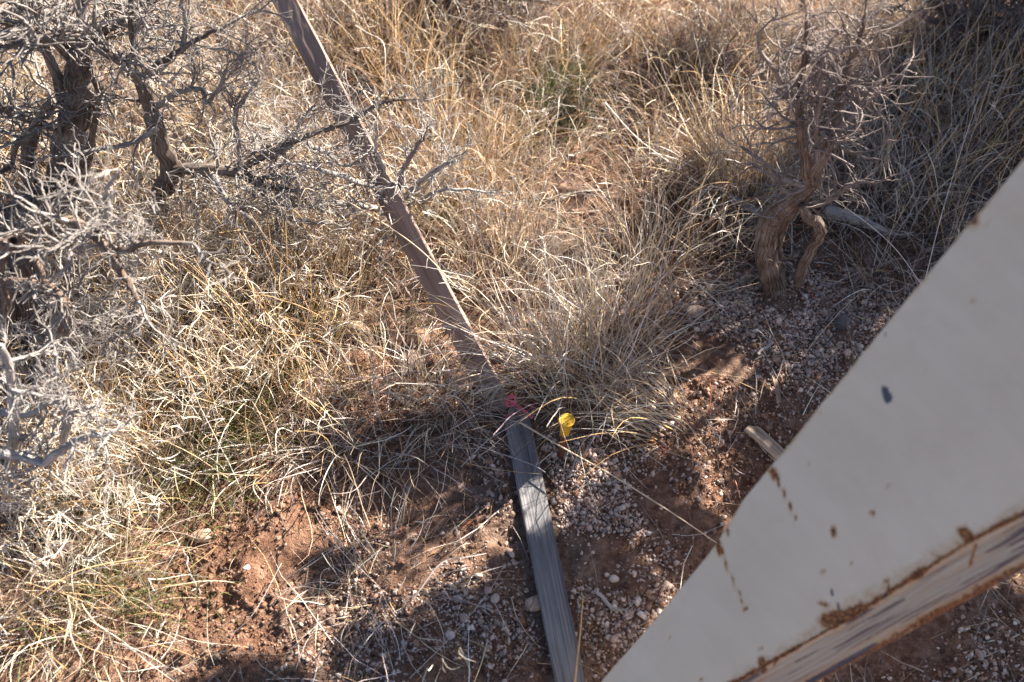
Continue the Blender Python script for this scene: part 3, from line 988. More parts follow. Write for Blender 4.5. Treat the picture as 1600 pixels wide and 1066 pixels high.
# splinter of wood at right
A3 = gp(1172, 676, .012); B3 = gp(1250, 752, .012)
o = board("wood_scrap", A3, B3, .024, .010, (0.25, .1, 1), M_CHIP, nseg=24, jagged_end=True)
tag(o, "short splintered wood scrap poking out beside the white panel", "wood scrap")
A4 = gp(1208, 595, .008); B4 = gp(1216, 632, .006)
o = board("bark_chip", A4, B4, .008, .005, (0.2, .1, 1), M_CHIP, nseg=16, jagged_end=True)
tag(o, "small pale bark splinter on the brown soil above the wood scrap", "bark chip")

# ------------------------------------------------------------------ yellow cap on a rusty bar
base = gp(877, 712)
top = V(880, 664, base[1] - .004)
capr = .0140
mk = bpy.data.objects.new("survey_marker", None); COL.objects.link(mk)
mk.location = tuple(base)
tag(mk, "yellow plastic cap on a short rusty bar beside the boards", "survey marker")
hgt = top[2] - base[2]


def lathe(prof, n=40):
    vs = []; fs = []
    for r, z in prof:
        for k in range(n):
            a = k / n * 2 * math.pi
            vs.append((r * math.cos(a), r * math.sin(a), z))
    for i in range(len(prof) - 1):
        for k in range(n):
            k2 = (k + 1) % n
            fs.append((i * n + k, i * n + k2, (i + 1) * n + k2, (i + 1) * n + k))
    fs.append(tuple(reversed(range(n)))); fs.append(tuple((len(prof) - 1) * n + k for k in range(n)))
    return vs, fs


def lathe_obj(name, prof, mat, parent, n=40):
    vs, fs = lathe(prof, n)
    me = bpy.data.meshes.new(name); me.from_pydata(vs, [], fs); me.materials.append(mat)
    me.polygons.foreach_set("use_smooth", [len(p.vertices) == 4 for p in me.polygons])
    return link(name, me, parent)


cap = lathe_obj("cap", [(.0078, hgt - .040), (.0083, hgt - .0397), (.0100, hgt - .022), (.0126, hgt - .006), (.0141, hgt - .0035), (.0144, hgt - .001), (.0140, hgt), (.0126, hgt - .0002), (.0122, hgt - .0005), (.004, hgt - .0005), (.0008, hgt - .0005)], M_CAP, mk)
tilt_cap = (-.12, .04)
ridges = []
for k in range(14):
    a = k / 14 * 2 * math.pi
    ridges.append((a,))
bar = lathe_obj("bar", [(.0062, -.05)] + [(.0062 + (.0008 if k % 2 else 0), -.045 + k * .004) for k in range(int((hgt - .03 + .045) / .004))], M_REBAR, mk, 14)
# raised marks round the cap's rim face (illegible embossing)
bm = bmesh.new()
for k in range(18):
    a = k / 18 * 2 * math.pi
    if k % 6 == 5: continue
    mtx = __import__("mathutils").Matrix.Translation((.0088 * math.cos(a), .0088 * math.sin(a), hgt - .0003)) @ __import__("mathutils").Matrix.Rotation(a, 4, 'Z') @ __import__("mathutils").Matrix.Diagonal((.0022, .0011, .0006, 1))
    bmesh.ops.create_cube(bm, size=1, matrix=mtx)
me = bpy.data.meshes.new("embossing"); bm.to_mesh(me); bm.free(); me.materials.append(M_CAP)
link("embossing", me, cap)
mk.rotation_euler = (-.05, 0.04, 0); mk.scale = (.92, .92, 1)

# ------------------------------------------------------------------ pink flagging tape
def tape(name, pts, w, label=None, parent=None, roll=(0, 0, 1)):
    P = catmull(pts, 26)[None]
    t = np.linspace(0, 1, 26)
    side = np.array([roll], float)
    Wd = (w * (1 + .3 * np.sin(t * 21)))[None]
    v, q, m = ribbons(P, Wd, side=side, fold=.25)
    me = new_mesh(name, v, q, M_TAPE)
    o = link(name, me, parent)
    s = o.modifiers.new("thick", 'SOLIDIFY'); s.thickness = .0005
    return o


tp = bpy.data.objects.new("flagging_tape", None); COL.objects.link(tp)
tag(tp, "strip of faded pink flagging tape knotted where the two boards meet", "tape")
tape("loop", [G(791, 634, .050), G(796, 619, .060), G(805, 622, .058), G(802, 633, .054), G(791, 634, .048)], .0062, parent=tp)
tape("tail", [G(797, 626, .055), G(807, 632, .056), G(815, 639, .054), G(823, 645, .054), G(833, 653, .050)], .0062, parent=tp, roll=(.3, .2, 1))
tape("band", [G(788, 652, .018), G(797, 648, .026), G(812, 645, .026), G(826, 641, .022), G(834, 632, .012)], .004, parent=tp, roll=(.2, .9, .4))
v, f = ICO2
kn = link("knot", new_mesh("knot", v * np.array([.0042, .003, .0028]) * (1 + rng.normal(size=(len(v), 1)) * .14), f, M_TAPE), tp, G(812, 638, .056))

# ------------------------------------------------------------------ dead shrubs
def twist_flute(ridges, depth, twist, seed=0):
    def f(s, a):
        x = a + s * twist
        r = 1 + depth * .8 * (np.abs(np.sin(x * ridges / 2 + .5 * np.sin(s * 19 + seed))) - .5)
        r = r + depth * .35 * np.sin(x * 2 + s * 7 + seed) + depth * .3 * np.sin(x * (ridges * 2 + 1) + 2 * np.sin(s * 14))
        return r
    return f


RS = 1.0


class Shrub:
    def __init__(self, base, label, bark=M_BARK, twig=M_TWIG, cat="dead shrub", name="dead_sagebrush"):
        self.o = bpy.data.objects.new(name, None); COL.objects.link(self.o)
        self.b = np.array(base, float); self.o.location = tuple(self.b)
        tag(self.o, label, cat)
        self.bark, self.twig = bark, twig
        self.rs = RS
        self.t = {4: [[], []], 3: [[], []]}
        self.K = 7

    def limb(self, pts, r, name="branch", sides=None, n=None, flute=.18, twigs=0, tw_len=.08, jitter=.0022, seeds=None, up=.2, lev=2):
        P = catmull(pts, n or (10 * (len(pts) - 1) + 1))
        P = P + (np.stack([vnoise(np.arange(len(P)) * .45 + 7 * k + pts[0][0] * 100, np.full(len(P), k * 3.3), 5) for k in range(3)], -1)) * jitter * 2
        R = np.interp(np.linspace(0, 1, len(P)), np.linspace(0, 1, len(r)), r)
        r = [x * self.rs for x in r]
        sides = sides or (20 if max(r) > .014 else 9)
        v, q, fib = tubes((P - self.b)[None], R[None], sides, twist_flute(7 if max(r) > .014 else 3, flute * (.8 if max(r) > .014 else .7), 2.2, pts[0][0] * 10))
        me = new_mesh(name, v, q, self.bark if max(r) > .0065 else self.twig, uvw=fib)
        link(name, me, self.o)
        for _ in range(twigs):
            i = rng.integers(int(len(P) * .15), len(P) - 1)
            tdir = norm(P[min(i + 1, len(P) - 1)] - P[i - 1])
            d = norm(tdir * .6 + rng.normal(size=3) * .75 + np.array([0, 0, up]))
            L = tw_len * rng.uniform(.5, 1.5)
            self.grow(P[i], d, L, min(R[i] * .65, .0052 if lev > 1 else .0034) * rng.uniform(.4, 1), lev, up)
        if twigs:
            self.grow(P[-1], norm(P[-1] - P[-3]), tw_len, R[-1], lev, up)
        return P

    def grow(self, p, d, L, r, lev, up=.2):
        K = self.K
        P = np.empty((K, 3)); P[0] = p
        bend = rng.normal(size=3) * .10
        L = L * 1.25
        for k in range(1, K):
            d = norm(d + bend * .6 + rng.normal(size=3) * .21 + np.array([0, 0, up * .12]))
            P[k] = P[k - 1] + d * L / (K - 1)
            if P[k][2] < .006: P[k][2] = .006
        g = 4 if r > .0022 else 3
        self.t[g][0].append(P); self.t[g][1].append(r * np.linspace(.9, .3, K))
        if lev > 0:
            for _ in range(rng.integers(3, 6) if lev > 1 else rng.integers(2, 4)):
                k = rng.integers(1, K)
                dd = norm((P[k] - P[k - 1]) / (L / (K - 1)) + norm(rng.normal(size=3)) * .95)
                self.grow(P[k], dd, L * rng.uniform(.3, .65), r * .66, lev - 1, up)

    def done(self):
        vs = []; fs = []; fb = []; off = 0
        for g, (Ps, Rs) in self.t.items():
            if not Ps: continue
            v, q, f = tubes(np.array(Ps) - self.b, np.maximum(np.array(Rs), .00055), g, tip=False)
            vs.append(v); fb.append(f)
            fs += [x + off for x in q]
            off += len(v)
        if vs:
            o = link("twigs", new_mesh("twigs", np.concatenate(vs), fs, self.twig, uvw=np.concatenate(fb)), self.o)
            o["kind"] = "stuff"
        return self.o


def VL(pts, y, dy=0.0):
    n = len(pts)
    return [V(px, py, y + dy * i / max(1, n - 1)) for i, (px, py) in enumerate(pts)]


TW = 0.6
RS = 1.3
# A: thick trunk at upper left
b = gp(90, 352)
Y0 = b[1]
A_ = Shrub(b, "large dead sagebrush with thick split trunk at upper left", M_BARK, M_TWIG3)
A_.limb(VL([(84, 352), (95, 290), (110, 222), (120, 160), (124, 110), (120, 55)], Y0, -.02), [.034, .029, .025, .021, .017, .012], "trunk", sides=36, n=80, flute=.24, jitter=.006)
A_.limb(VL([(112, 345), (126, 270), (138, 200), (150, 130), (146, 118)], Y0 + .02, .02), [.019, .016, .014, .012, .009], "trunk", sides=24, n=50, flute=.26)
A_.limb(VL([(52, 345), (50, 290), (45, 240), (60, 190), (90, 150)], Y0 + .03, .0), [.020, .018, .014, .011, .010], "trunk", sides=20, n=40)
for pts, dy, r, tw, tl in [
    ([(120, 100), (92, 70), (50, 45), (-10, 30), (-60, 25)], -.08, [.011, .009, .007, .006, .004], 26, .08),
    ([(110, 215), (98, 160), (84, 105), (62, 60), (50, 0)], -.03, [.012, .010, .008, .006, .004], 20, .08),
    ([(96, 200), (60, 192), (20, 175), (-30, 150)], -.08, [.009, .008, .007, .005], 20, .07),
    ([(122, 75), (160, 48), (200, 30), (240, -20)], .05, [.011, .009, .007, .004], 22, .08),
    ([(124, 90), (130, 40), (128, -10), (140, -60)], .0, [.012, .009, .006, .004], 20, .09),
    ([(60, 195), (30, 220), (15, 260), (-10, 270)], -.05, [.007, .006, .005, .004], 14, .07),
    ([(140, 160), (165, 150), (200, 155), (230, 160)], -.05, [.007, .006, .004, .003], 12, .06),
    ([(100, 300), (60, 300), (30, 320), (-20, 330)], -.14, [.008, .007, .006, .004], 22, .08),
    ([(118, 60), (70, 20), (30, 10), (-20, -20)], -.02, [.008, .007, .006, .004], 16, .08),
]:
    A_.limb(VL(pts, Y0, dy), r, twigs=int(tw * TW), tw_len=tl)
A_.done()

TW = 0.7
RS = 1.15
# B: second stem, arching over to the left, long branch to the right
b = gp(250, 352); Y0 = b[1]
B_ = Shrub(b, "dead sagebrush with one slender stem bending left and a long branch right", M_BARK, M_TWIG3)
B_.limb(VL([(244, 356), (252, 310), (262, 275), (250, 215), (238, 170), (218, 125)], Y0, -.05), [.019, .016, .015, .014, .013, .011], "trunk", sides=24, n=60, flute=.24, jitter=.006)
for pts, y, dy, r, tw, tl in [
    ([(218, 125), (196, 98), (150, 72), (110, 60), (60, 62), (0, 74)], Y0 - .05, -.08, [.011, .010, .009, .008, .006, .005], 34, .075),
    ([(258, 292), (275, 268), (320, 264), (370, 270), (410, 288), (450, 298)], Y0 - .02, -.06, [.011, .012, .011, .010, .008, .005], 34, .075),
    ([(370, 268), (410, 245), (450, 225), (500, 205), (545, 192), (560, 180), (600, 160), (650, 154)], Y0 - .05, .05, [.007, .006, .0055, .005, .0045, .004, .003, .002], 30, .05),
    ([(220, 125), (212, 80), (206, 30), (205, -30)], Y0 - .05, .02, [.009, .007, .005, .004], 22, .07),
    ([(246, 200), (200, 226), (160, 232), (122, 240)], Y0 - .06, -.05, [.0045, .004, .0035, .003], 10, .05),
    ([(244, 168), (275, 146), (315, 140), (322, 160), (345, 135), (352, 110)], Y0 - .05, -.02, [.005, .0045, .004, .004, .003, .002], 20, .055),
    ([(224, 112), (262, 95), (284, 76), (310, 60), (350, 42)], Y0 - .05, .0, [.008, .006, .005, .004, .003], 22, .06),
    ([(286, 74), (290, 40), (284, 0), (282, -30)], Y0 - .05, .02, [.005, .004, .003, .002], 12, .06),
    ([(378, 268), (372, 215), (368, 175), (385, 150), (405, 125)], Y0 - .05, -.02, [.005, .0045, .004, .003, .002], 20, .05),
    ([(400, 280), (430, 330), (470, 345), (520, 350)], Y0 - .08, -.08, [.005, .0045, .004, .003], 22, .05),
    ([(330, 270), (360, 320), (400, 350), (430, 400)], Y0 - .1, -.1, [.005, .0045, .004, .003], 18, .05),
    ([(420, 250), (455, 225), (470, 190), (490, 165)], Y0 - .03, -.02, [.004, .0035, .003, .002], 16, .05),
    ([(480, 225), (510, 240), (540, 260), (560, 250)], Y0 - .03, -.02, [.004, .0035, .003, .002], 14, .05),
]:
    B_.limb(VL(pts, y, dy), r, twigs=int(tw * TW), tw_len=tl)
B_.done()

TW = 0.6
RS = 0.85
# C: small grey shrub in front of the leaning board
b = gp(618, 352); Y0 = b[1] - .03
C_ = Shrub(b, "small grey twiggy shrub growing across the leaning brown board", M_TWIG2, M_TWIG)
for pts, dy, r, tw, tl in [
    ([(618, 350), (622, 300), (632, 262), (655, 225), (668, 200)], -.02, [.008, .007, .005, .004, .002], 26, .05),
    ([(622, 330), (600, 300), (560, 285), (510, 268), (450, 255)], -.06, [.006, .005, .004, .004, .002], 26, .05),
    ([(624, 320), (655, 285), (688, 262), (720, 240)], -.02, [.006, .005, .004, .002], 20, .045),
    ([(628, 330), (680, 300), (720, 296), (760, 300)], -.04, [.005, .004, .003, .002], 16, .045),
    ([(610, 335), (570, 322), (520, 318), (460, 322), (405, 310)], -.08, [.007, .006, .005, .004, .003], 28, .05),
    ([(610, 300), (600, 262), (588, 235), (590, 200)], -.04, [.005, .004, .003, .002], 16, .045),
]:
    C_.limb(VL(pts, Y0, dy), r, twigs=int(tw * TW), tw_len=tl)
C_.done()

TW = 0.5
RS = 1.1
# D: low shrub at the left edge, brown stump, pale branches coming forward
b = gp(48, 530); Y0 = b[1]
D_ = Shrub(b, "dead sagebrush stump with pale crooked branches at the left edge", M_BARK2, M_TWIG3)
D_.limb(VL([(58, 530), (52, 480), (46, 440), (30, 400)], Y0, .0), [.034, .030, .026, .018], "trunk", sides=30, n=40, flute=.3)
D_.limb(VL([(12, 560), (8, 500), (10, 450), (-20, 400)], Y0 - .03, .0), [.022, .020, .017, .012], "trunk", sides=24, n=40, flute=.3)
for pts, y, dy, r, tw, tl in [
    ([(-20, 384), (20, 378), (60, 356), (95, 342), (125, 352), (150, 372), (172, 400), (200, 440), (215, 470)], Y0 - .04, -.16, [.009, .009, .008, .008, .0075, .007, .006, .005, .003], 40, .06),
    ([(10, 380), (50, 400), (70, 440), (100, 470), (95, 520)], Y0 - .10, -.08, [.007, .006, .006, .005, .004], 22, .055),
    ([(0, 440), (60, 445), (110, 480), (100, 520), (60, 545)], Y0 - .10, -.04, [.006, .006, .005, .005, .004], 20, .05),
    ([(140, 365), (190, 392), (230, 380), (290, 380)], Y0 - .12, -.06, [.006, .005, .004, .003], 24, .055),
    ([(20, 375), (0, 420), (10, 470), (0, 520)], Y0 - .12, -.04, [.006, .005, .004, .003], 18, .05),
    ([(60, 528), (110, 535), (160, 532), (195, 520)], Y0 - .06, -.08, [.006, .005, .004, .003], 20, .05),
    ([(150, 372), (170, 330), (165, 300), (185, 270)], Y0 - .12, -.02, [.005, .004, .003, .002], 16, .05),
]:
    D_.limb(VL(pts, y, dy), r, twigs=int(tw * TW), tw_len=tl)
D_.done()

TW = 0.45
# E: low pale branches at lower left edge
b = gp(15, 800); Y0 = b[1]
E_ = Shrub(b, "low bleached crooked branches reaching in at the left edge near the bottom", M_TWIG, M_TWIG)
for pts, y, dy, r, tw, tl in [
    ([(10, 800), (15, 740), (22, 670), (18, 600), (5, 540)], Y0, .02, [.009, .0085, .008, .006, .004], 34, .055),
    ([(-20, 705), (30, 712), (70, 722), (100, 700), (135, 682), (165, 680)], Y0 - .02, .0, [.008, .0075, .007, .006, .005, .003], 26, .05),
    ([(100, 700), (104, 670), (106, 648), (130, 640), (150, 632)], Y0 + .02, .0, [.006, .006, .005, .004, .003], 16, .045),
    ([(106, 655), (98, 630), (90, 610), (85, 580)], Y0 + .02, .0, [.005, .004, .003, .002], 12, .045),
    ([(15, 790), (60, 780), (90, 800), (120, 830)], Y0, -.03, [.006, .005, .004, .003], 14, .045),
    ([(-10, 640), (30, 650), (60, 640), (90, 625)], Y0 + .04, .0, [.006, .005, .004, .003], 16, .045),
]:
    E_.limb(VL(pts, y, dy), r, twigs=int(tw * TW), tw_len=tl)
E_.done()

TW = 0.5
RS = .8
# R: twisted trunk at right
b = gp(1207, 452); Y0 = b[1]
R_ = Shrub(b, "dead shrub with twisted stringy trunk standing in the gravel at right", M_BARK2, M_TWIG2)
R_.limb(VL([(1212, 458), (1201, 415), (1197, 372), (1210, 335), (1243, 308), (1266, 284), (1276, 255)], Y0, .02), [.023, .020, .019, .018, .016, .015, .012], "trunk", sides=40, n=110, flute=.24, jitter=.002)
R_.limb(VL([(1222, 448), (1216, 400), (1222, 355), (1250, 318), (1272, 290)], Y0 + .02, .01), [.010, .008, .008, .008, .006], "trunk", sides=22, n=60, flute=.26)
R_.limb(VL([(1246, 442), (1262, 400), (1281, 368), (1279, 350), (1262, 338), (1252, 322)], Y0 - .02, .01), [.010, .009, .009, .010, .008, .007], "trunk", sides=18, n=60, flute=.2)
for pts, dy, r, tw, tl in [
    ([(1268, 268), (1290, 235), (1303, 205), (1312, 160), (1325, 110), (1345, 60), (1352, 20)], .02, [.012, .010, .008, .0065, .005, .004, .002], 46, .055),
    ([(1264, 285), (1255, 230), (1248, 175), (1252, 120), (1258, 70), (1262, 30)], .0, [.010, .0085, .007, .005, .004, .002], 44, .055),
    ([(1300, 205), (1330, 180), (1345, 160), (1370, 148), (1395, 130)], .02, [.007, .006, .005, .004, .003], 22, .05),
    ([(1250, 170), (1232, 148), (1212, 112), (1186, 78)], -.02, [.006, .005, .004, .003], 16, .05),
    ([(1280, 255), (1275, 200), (1282, 150), (1285, 100), (1300, 60)], -.03, [.006, .005, .004, .003, .002], 34, .05),
    ([(1262, 290), (1225, 280), (1195, 255), (1165, 235)], -.04, [.005, .004, .003, .002], 14, .045),
    ([(1268, 320), (1300, 310), (1325, 290), (1352, 284)], -.03, [.006, .005, .004, .003], 14, .04),
    ([(1262, 290), (1230, 300), (1205, 275), (1180, 262)], -.06, [.005, .004, .003, .002], 14, .04),
]:
    R_.limb(VL(pts, Y0 + .01, dy), r, twigs=int(tw * 1.0), tw_len=tl * 1.15, lev=1)
R_.done()

TW = 1.0
RS = 1.0
# F: dark shrub in the upper right corner
b = gp(1520, 70); Y0 = b[1]
F_ = Shrub(b, "dark shaded sagebrush in the upper right corner", M_BARK, M_TWIG2)
for pts, dy, r, tw, tl in [
    ([(1520, 75), (1530, 30), (1520, -20), (1540, -80)], -.05, [.018, .016, .012, .008], 40, .09),
    ([(1525, 60), (1480, 20), (1440, -10), (1400, -40)], -.03, [.010, .008, .006, .004], 34, .08),
    ([(1530, 60), (1570, 40), (1620, 60), (1680, 50)], -.12, [.012, .010, .008, .005], 40, .08),
    ([(1530, 30), (1580, -10), (1630, -30), (1700, -50)], -.06, [.011, .009, .007, .005], 34, .09),
    ([(1525, 75), (1560, 100), (1600, 120), (1650, 130)], -.16, [.008, .007, .006, .004], 30, .07),
]:
    F_.limb(VL(pts, Y0, dy), r, twigs=int(tw * TW), tw_len=tl)
F_.done()

# stump at the top
b = gp(655, 42); Y0 = b[1]
T_ = Shrub(b, "dark dead stump at the top edge beyond the grass", M_BARK, M_TWIG2, "stump", "dead_stump")
T_.limb(VL([(655, 46), (652, 10), (648, -30)], Y0), [.040, .034, .028], "trunk", sides=30, n=30, flute=.3)
T_.limb(VL([(690, 46), (700, 10), (715, -40)], Y0 + .02), [.020, .016, .010], "trunk", sides=20, n=24, flute=.3)
T_.limb(VL([(640, 30), (600, 10), (560, -20)], Y0), [.012, .009, .005], twigs=24, tw_len=.08)
T_.limb(VL([(700, 20), (760, -5), (820, 0)], Y0), [.012, .009, .005], twigs=30, tw_len=.08)
T_.done()

# fallen dead branches on the ground
def fallen(pts, r, label, mat=M_TWIG, dz=.01, tw=0):
    P0 = gp(*pts[0], dz)
    s = Shrub(P0, label, mat, mat, "fallen branch", "fallen_branch")
    s.limb([gp(px, py, dz) for px, py in pts], r, "stem", twigs=tw, tw_len=.03, lev=0)
    s.done()


fallen([(1285, 338), (1320, 350), (1355, 362), (1392, 376)], [.012, .012, .010, .004], "thick grey fallen branch right of the twisted trunk's foot", M_TWIG, .02, 4)
fallen([(1135, 318), (1160, 332), (1190, 350)], [.010, .009, .006], "grey fallen branch left of the twisted trunk", M_TWIG, .02)
fallen([(930, 925), (948, 948), (972, 962)], [.003, .0028, .0015], "short grey forked twig between the grey board and white panel", M_TWIG, .012, 2)
fallen([(1180, 560), (1200, 545), (1200, 530)], [.003, .003, .0015], "little grey twig on the sunlit brown soil", M_TWIG, .014, 2)
fallen([(290, 860), (300, 900), (318, 935)], [.0016, .0015, .001], "thin dark twig on the sunlit red soil", M_TWIG2, .012)

# ------------------------------------------------------------------ single long stalks that stand out
def stalk(pts, w, ci, label, head=0):
    P = catmull([G(px, py, z) for px, py, z in pts], 40)
    org = P[0].copy()
    R = w * np.linspace(1, .55, 40)
    v, q, fib = tubes((P - org)[None], R[None], 5)
    col = np.repeat(PAL[ci][None], len(v), 0)
    o = link("grass_stalk", new_mesh("grass_stalk", v, q, M_STRAW, col), loc=org)
    tag(o, label, "grass stalk")
    if head:
        m = 60
        i = rng.integers(40 - head, 40, m)
        dr = norm(P[-1] - P[-4])
        dd = norm(dr + rng.normal(size=(m, 3)) * .5)
        Pp = (P[i] - org)[:, None] + dd[:, None] * (np.linspace(0, 1, 3)[None, :, None] * rng.uniform(.006, .014, (m, 1, 1)))
        h = link("seed_head", blade_mesh("seed_head", Pp, rng.uniform(.0012, .0022, m), colours(m, [0, 1, 4, 0, 0, 0, 0, 0, 0]), M_STRAW, .8), parent=o)
    return o


stalk([(812, 660, .06), (880, 700, .07), (960, 745, .07), (1040, 795, .06), (1085, 825, .05), (1122, 850, .03)], .0016, 1, "long pale stalk running from the pink tape to the edge of the white panel")
stalk([(470, 275, .22), (560, 325, .20), (650, 385, .17), (720, 455, .14), (800, 530, .10), (860, 600, .05)], .0013, 1, "long straw stalk crossing the leaning brown board from upper left")
stalk([(555, 40, .20), (575, 52, .21), (598, 66, .22), (602, 100, .20), (600, 150, .15)], .0013, 2, "bleached bent stalk at the top beside the leaning board")
stalk([(897, 1080, .02), (902, 1030, .05), (907, 985, .07), (911, 930, .09)], .0019, 0, "upright golden stalk beside the grey board at the bottom edge")
stalk([(1240, 280, .20), (1290, 305, .19), (1350, 345, .17), (1400, 390, .13), (1440, 445, .09)], .0010, 2, "thin pale stalk arching right from the twisted trunk over the shade")
stalk([(1445, 440, .10), (1470, 340, .16), (1500, 240, .22), (1530, 150, .28)], .0008, 2, "thin straight stalk rising beside the top of the white panel's edge")
stalk([(905, 720, .03), (925, 690, .06), (940, 665, .07), (960, 655, .07), (990, 662, .06)], .0014, 3, "grey hooked stalk over the gravel right of the yellow cap")
stalk([(892, 740, .02), (900, 715, .05), (912, 690, .07), (925, 678, .075)], .0014, 3, "short grey stalk leaning over the brown triangular stone")
stalk([(720, 730, .03), (760, 690, .05), (800, 665, .07), (835, 640, .08)], .0011, 3, "grey stalk crossing over the junction of the two boards")
stalk([(740, 695, .03), (800, 715, .05), (835, 728, .05), (852, 738, .04)], .0010, 3, "thin pale stalk lying across the top of the grey board")
stalk([(860, 520, .10), (857, 440, .17), (852, 400, .21), (846, 360, .24)], .0010, 2, "stalk with a fluffy pale seed head above the centre tuft", head=16)
stalk([(1160, 420, .0), (1158, 400, .03), (1143, 368, .05), (1140, 360, .055)], .0015, 0, "short yellow stub with pale tip left of the twisted trunk")
stalk([(440, 880, .02), (395, 960, .03), (350, 1000, .03)], .0008, 3, "thin grey stalk lying on the shaded red soil at lower left")
stalk([(0, 985, .10), (60, 930, .13), (130, 890, .13), (230, 870, .10)], .0013, 0, "golden stalk slanting up from the left edge near the bottom")
stalk([(170, 720, .12), (155, 660, .17), (140, 610, .22), (130, 590, .24)], .0016, 2, "bright bleached stalk slanting beside the low pale branches")
stalk([(640, 1060, .01), (700, 1000, .03), (760, 930, .03), (790, 880, .02)], .0008, 8, "thin stalk lying on shaded soil left of the grey board")
stalk([(620, 960, .01), (650, 930, .03), (690, 880, .04), (735, 870, .03), (760, 865, .02)], .0012, 3, "grey curved stem over the pebbles left of the grey board")
stalk([(1190, 480, .02), (1206, 520, .04), (1225, 560, .03), (1230, 600, .01)], .0010, 1, "short pale stalk lying on the soil below the twisted trunk")
stalk([(985, 640, .05), (1060, 655, .05), (1090, 680, .03)], .0010, 1, "thick pale blade ending right of the flattened tuft")
stalk([(945, 160, .16), (995, 215, .12), (1060, 265, .07), (1100, 300, .03)], .0014, 2, "pale flattened blade crossing toward the golden fan tuft")
stalk([(1000, 290, .06), (1010, 250, .12), (1020, 240, .13), (1060, 250, .10), (1090, 265, .08)], .0016, 2, "broad bleached arched blade in the golden fan tuft")
stalk([(1130, 310, .03), (1165, 240, .10), (1190, 190, .15), (1240, 120, .2)], .0014, 0, "straight golden blade at the left side of the twisted shrub")

# ------------------------------------------------------------------ rusty white sheet-metal panel (near, lower right)
n_ = np.array([-.5, -.6, .62]); n_ /= np.linalg.norm(n_)
P0 = D(1300, 750, 1.12)


def onp(px, py, off=0.0):
    r = ray(px, py)
    t = ((P0 + n_ * off - CP) @ n_) / (r @ n_)
    return CP + r * t


TOPE = [(1760, 62), (1600, 250), (1520, 346), (1440, 440), (1370, 527), (1300, 612), (1232, 697), (1212, 720), (1164, 779), (1141, 815), (1120, 850), (1040, 950), (940, 1066), (860, 1168), (800, 1250)]
FOLD = [(1800, 690), (1600, 800), (1560, 822), (1520, 842), (1480, 865), (1420, 905), (1370, 938), (1320, 970), (1290, 985), (1250, 1008), (1210, 1030), (1175, 1050), (1080, 1105), (990, 1160), (930, 1200), (870, 1250)]
LIPE = [(1810, 815), (1600, 930), (1560, 950), (1500, 982), (1450, 1009), (1400, 1035), (1340, 1066), (1290, 1092), (1250, 1112), (1200, 1138), (1150, 1164), (1100, 1190), (1040, 1222), (990, 1250), (930, 1285), (880, 1320)]


def lin(pts, n):
    pts = np.array(pts, float); s = np.concatenate([[0], np.cumsum(np.linalg.norm(np.diff(pts, axis=0), axis=1))]); s /= s[-1]
    t = np.linspace(0, 1, n)
    return np.stack([np.interp(t, s, pts[:, 0]), np.interp(t, s, pts[:, 1])], -1)


def seg_d(P, a, b):
    a = np.array(a, float); b = np.array(b, float)
    t = np.clip(((P - a) @ (b - a)) / max((b - a) @ (b - a), 1e-6), 0, 1)
    return np.linalg.norm(P - a - t[:, None] * (b - a), axis=1)


RUST = [  # segments (sheet positions), half width, strength
    ((1600, 800), (1520, 842), 6, .95), ((1520, 842), (1420, 905), 5, .8), ((1420, 905), (1300, 980), 7, .85), ((1300, 980), (1250, 1008), 4, .7), ((1250, 1008), (1150, 1064), 6, .85), ((1800, 690), (1600, 800), 7, .9),
    ((1800, 690), (1520, 842), 22, .40), ((1520, 842), (1300, 975), 24, .46), ((1300, 975), (1150, 1064), 18, .38), ((1310, 968), (1350, 945), 26, .5),
    ((1150, 1064), (930, 1200), 8, .95),
    ((1292, 968), (1335, 958), 15, 1.05), ((1320, 962), (1350, 950), 12, 1.05), ((1292, 945), (1283, 940), 5, .9), ((1195, 1050), (1190, 1030), 7, .95), ((1212, 1040), (1212, 1028), 4, .9),
    ((1430, 900), (1445, 890), 12, 1.0), ((1390, 915), (1386, 905), 6, .8),
    ((1208, 735), (1214, 745), 7, 1.0), ((1214, 745), (1246, 808), 2.9, .85), ((1120, 842), (1128, 862), 6, 1.1), ((1128, 862), (1168, 948), 2.6, .72), ((1168, 948), (1166, 950), 4, 1),
    ((1524, 346), (1522, 350), 10, .85), ((1520, 470), (1522, 470), 5, .6), ((1437, 436), (1437, 436), 9, 1), ((1364, 799), (1366, 801), 5, .95), ((1303, 822), (1306, 835), 4.5, .9), ((1288, 890), (1288, 890), 5, .8), ((1332, 879), (1332, 879), 4, .7), ((1223, 813), (1223, 813), 3, .8),
    ((1505, 828), (1515, 838), 10, 1.05), ((1527, 850), (1530, 890), 4, .9), ((1190, 1012), (1190, 1012), 4, .9), ((1098, 1058), (1098, 1058), 4, .8), ((1050, 993), (1050, 993), 3, .7), ((1090, 870), (1090, 872), 3, .9), ((1138, 828), (1140, 834), 4, .8), ((1285, 645), (1285, 645), 4, .5), ((1265, 722), (1265, 722), 4, .45), ((1446, 580), (1446, 580), 3, .4), ((1390, 755), (1388, 758), 4, .6), ((1545, 350), (1540, 352), 5, .6), ((948, 1035), (948, 1045), 3, .7)]
SCUFF = [((1384, 608), (1389, 624), 7, 1.05), ((1379, 604), (1384, 610), 4, 1.0), ((1388, 616), (1395, 618), 4, 1.0), ((1296, 912), (1312, 950), 2.2, .9), ((1382, 520), (1386, 524), 5, .7), ((1562, 478), (1562, 478), 4, .5)]
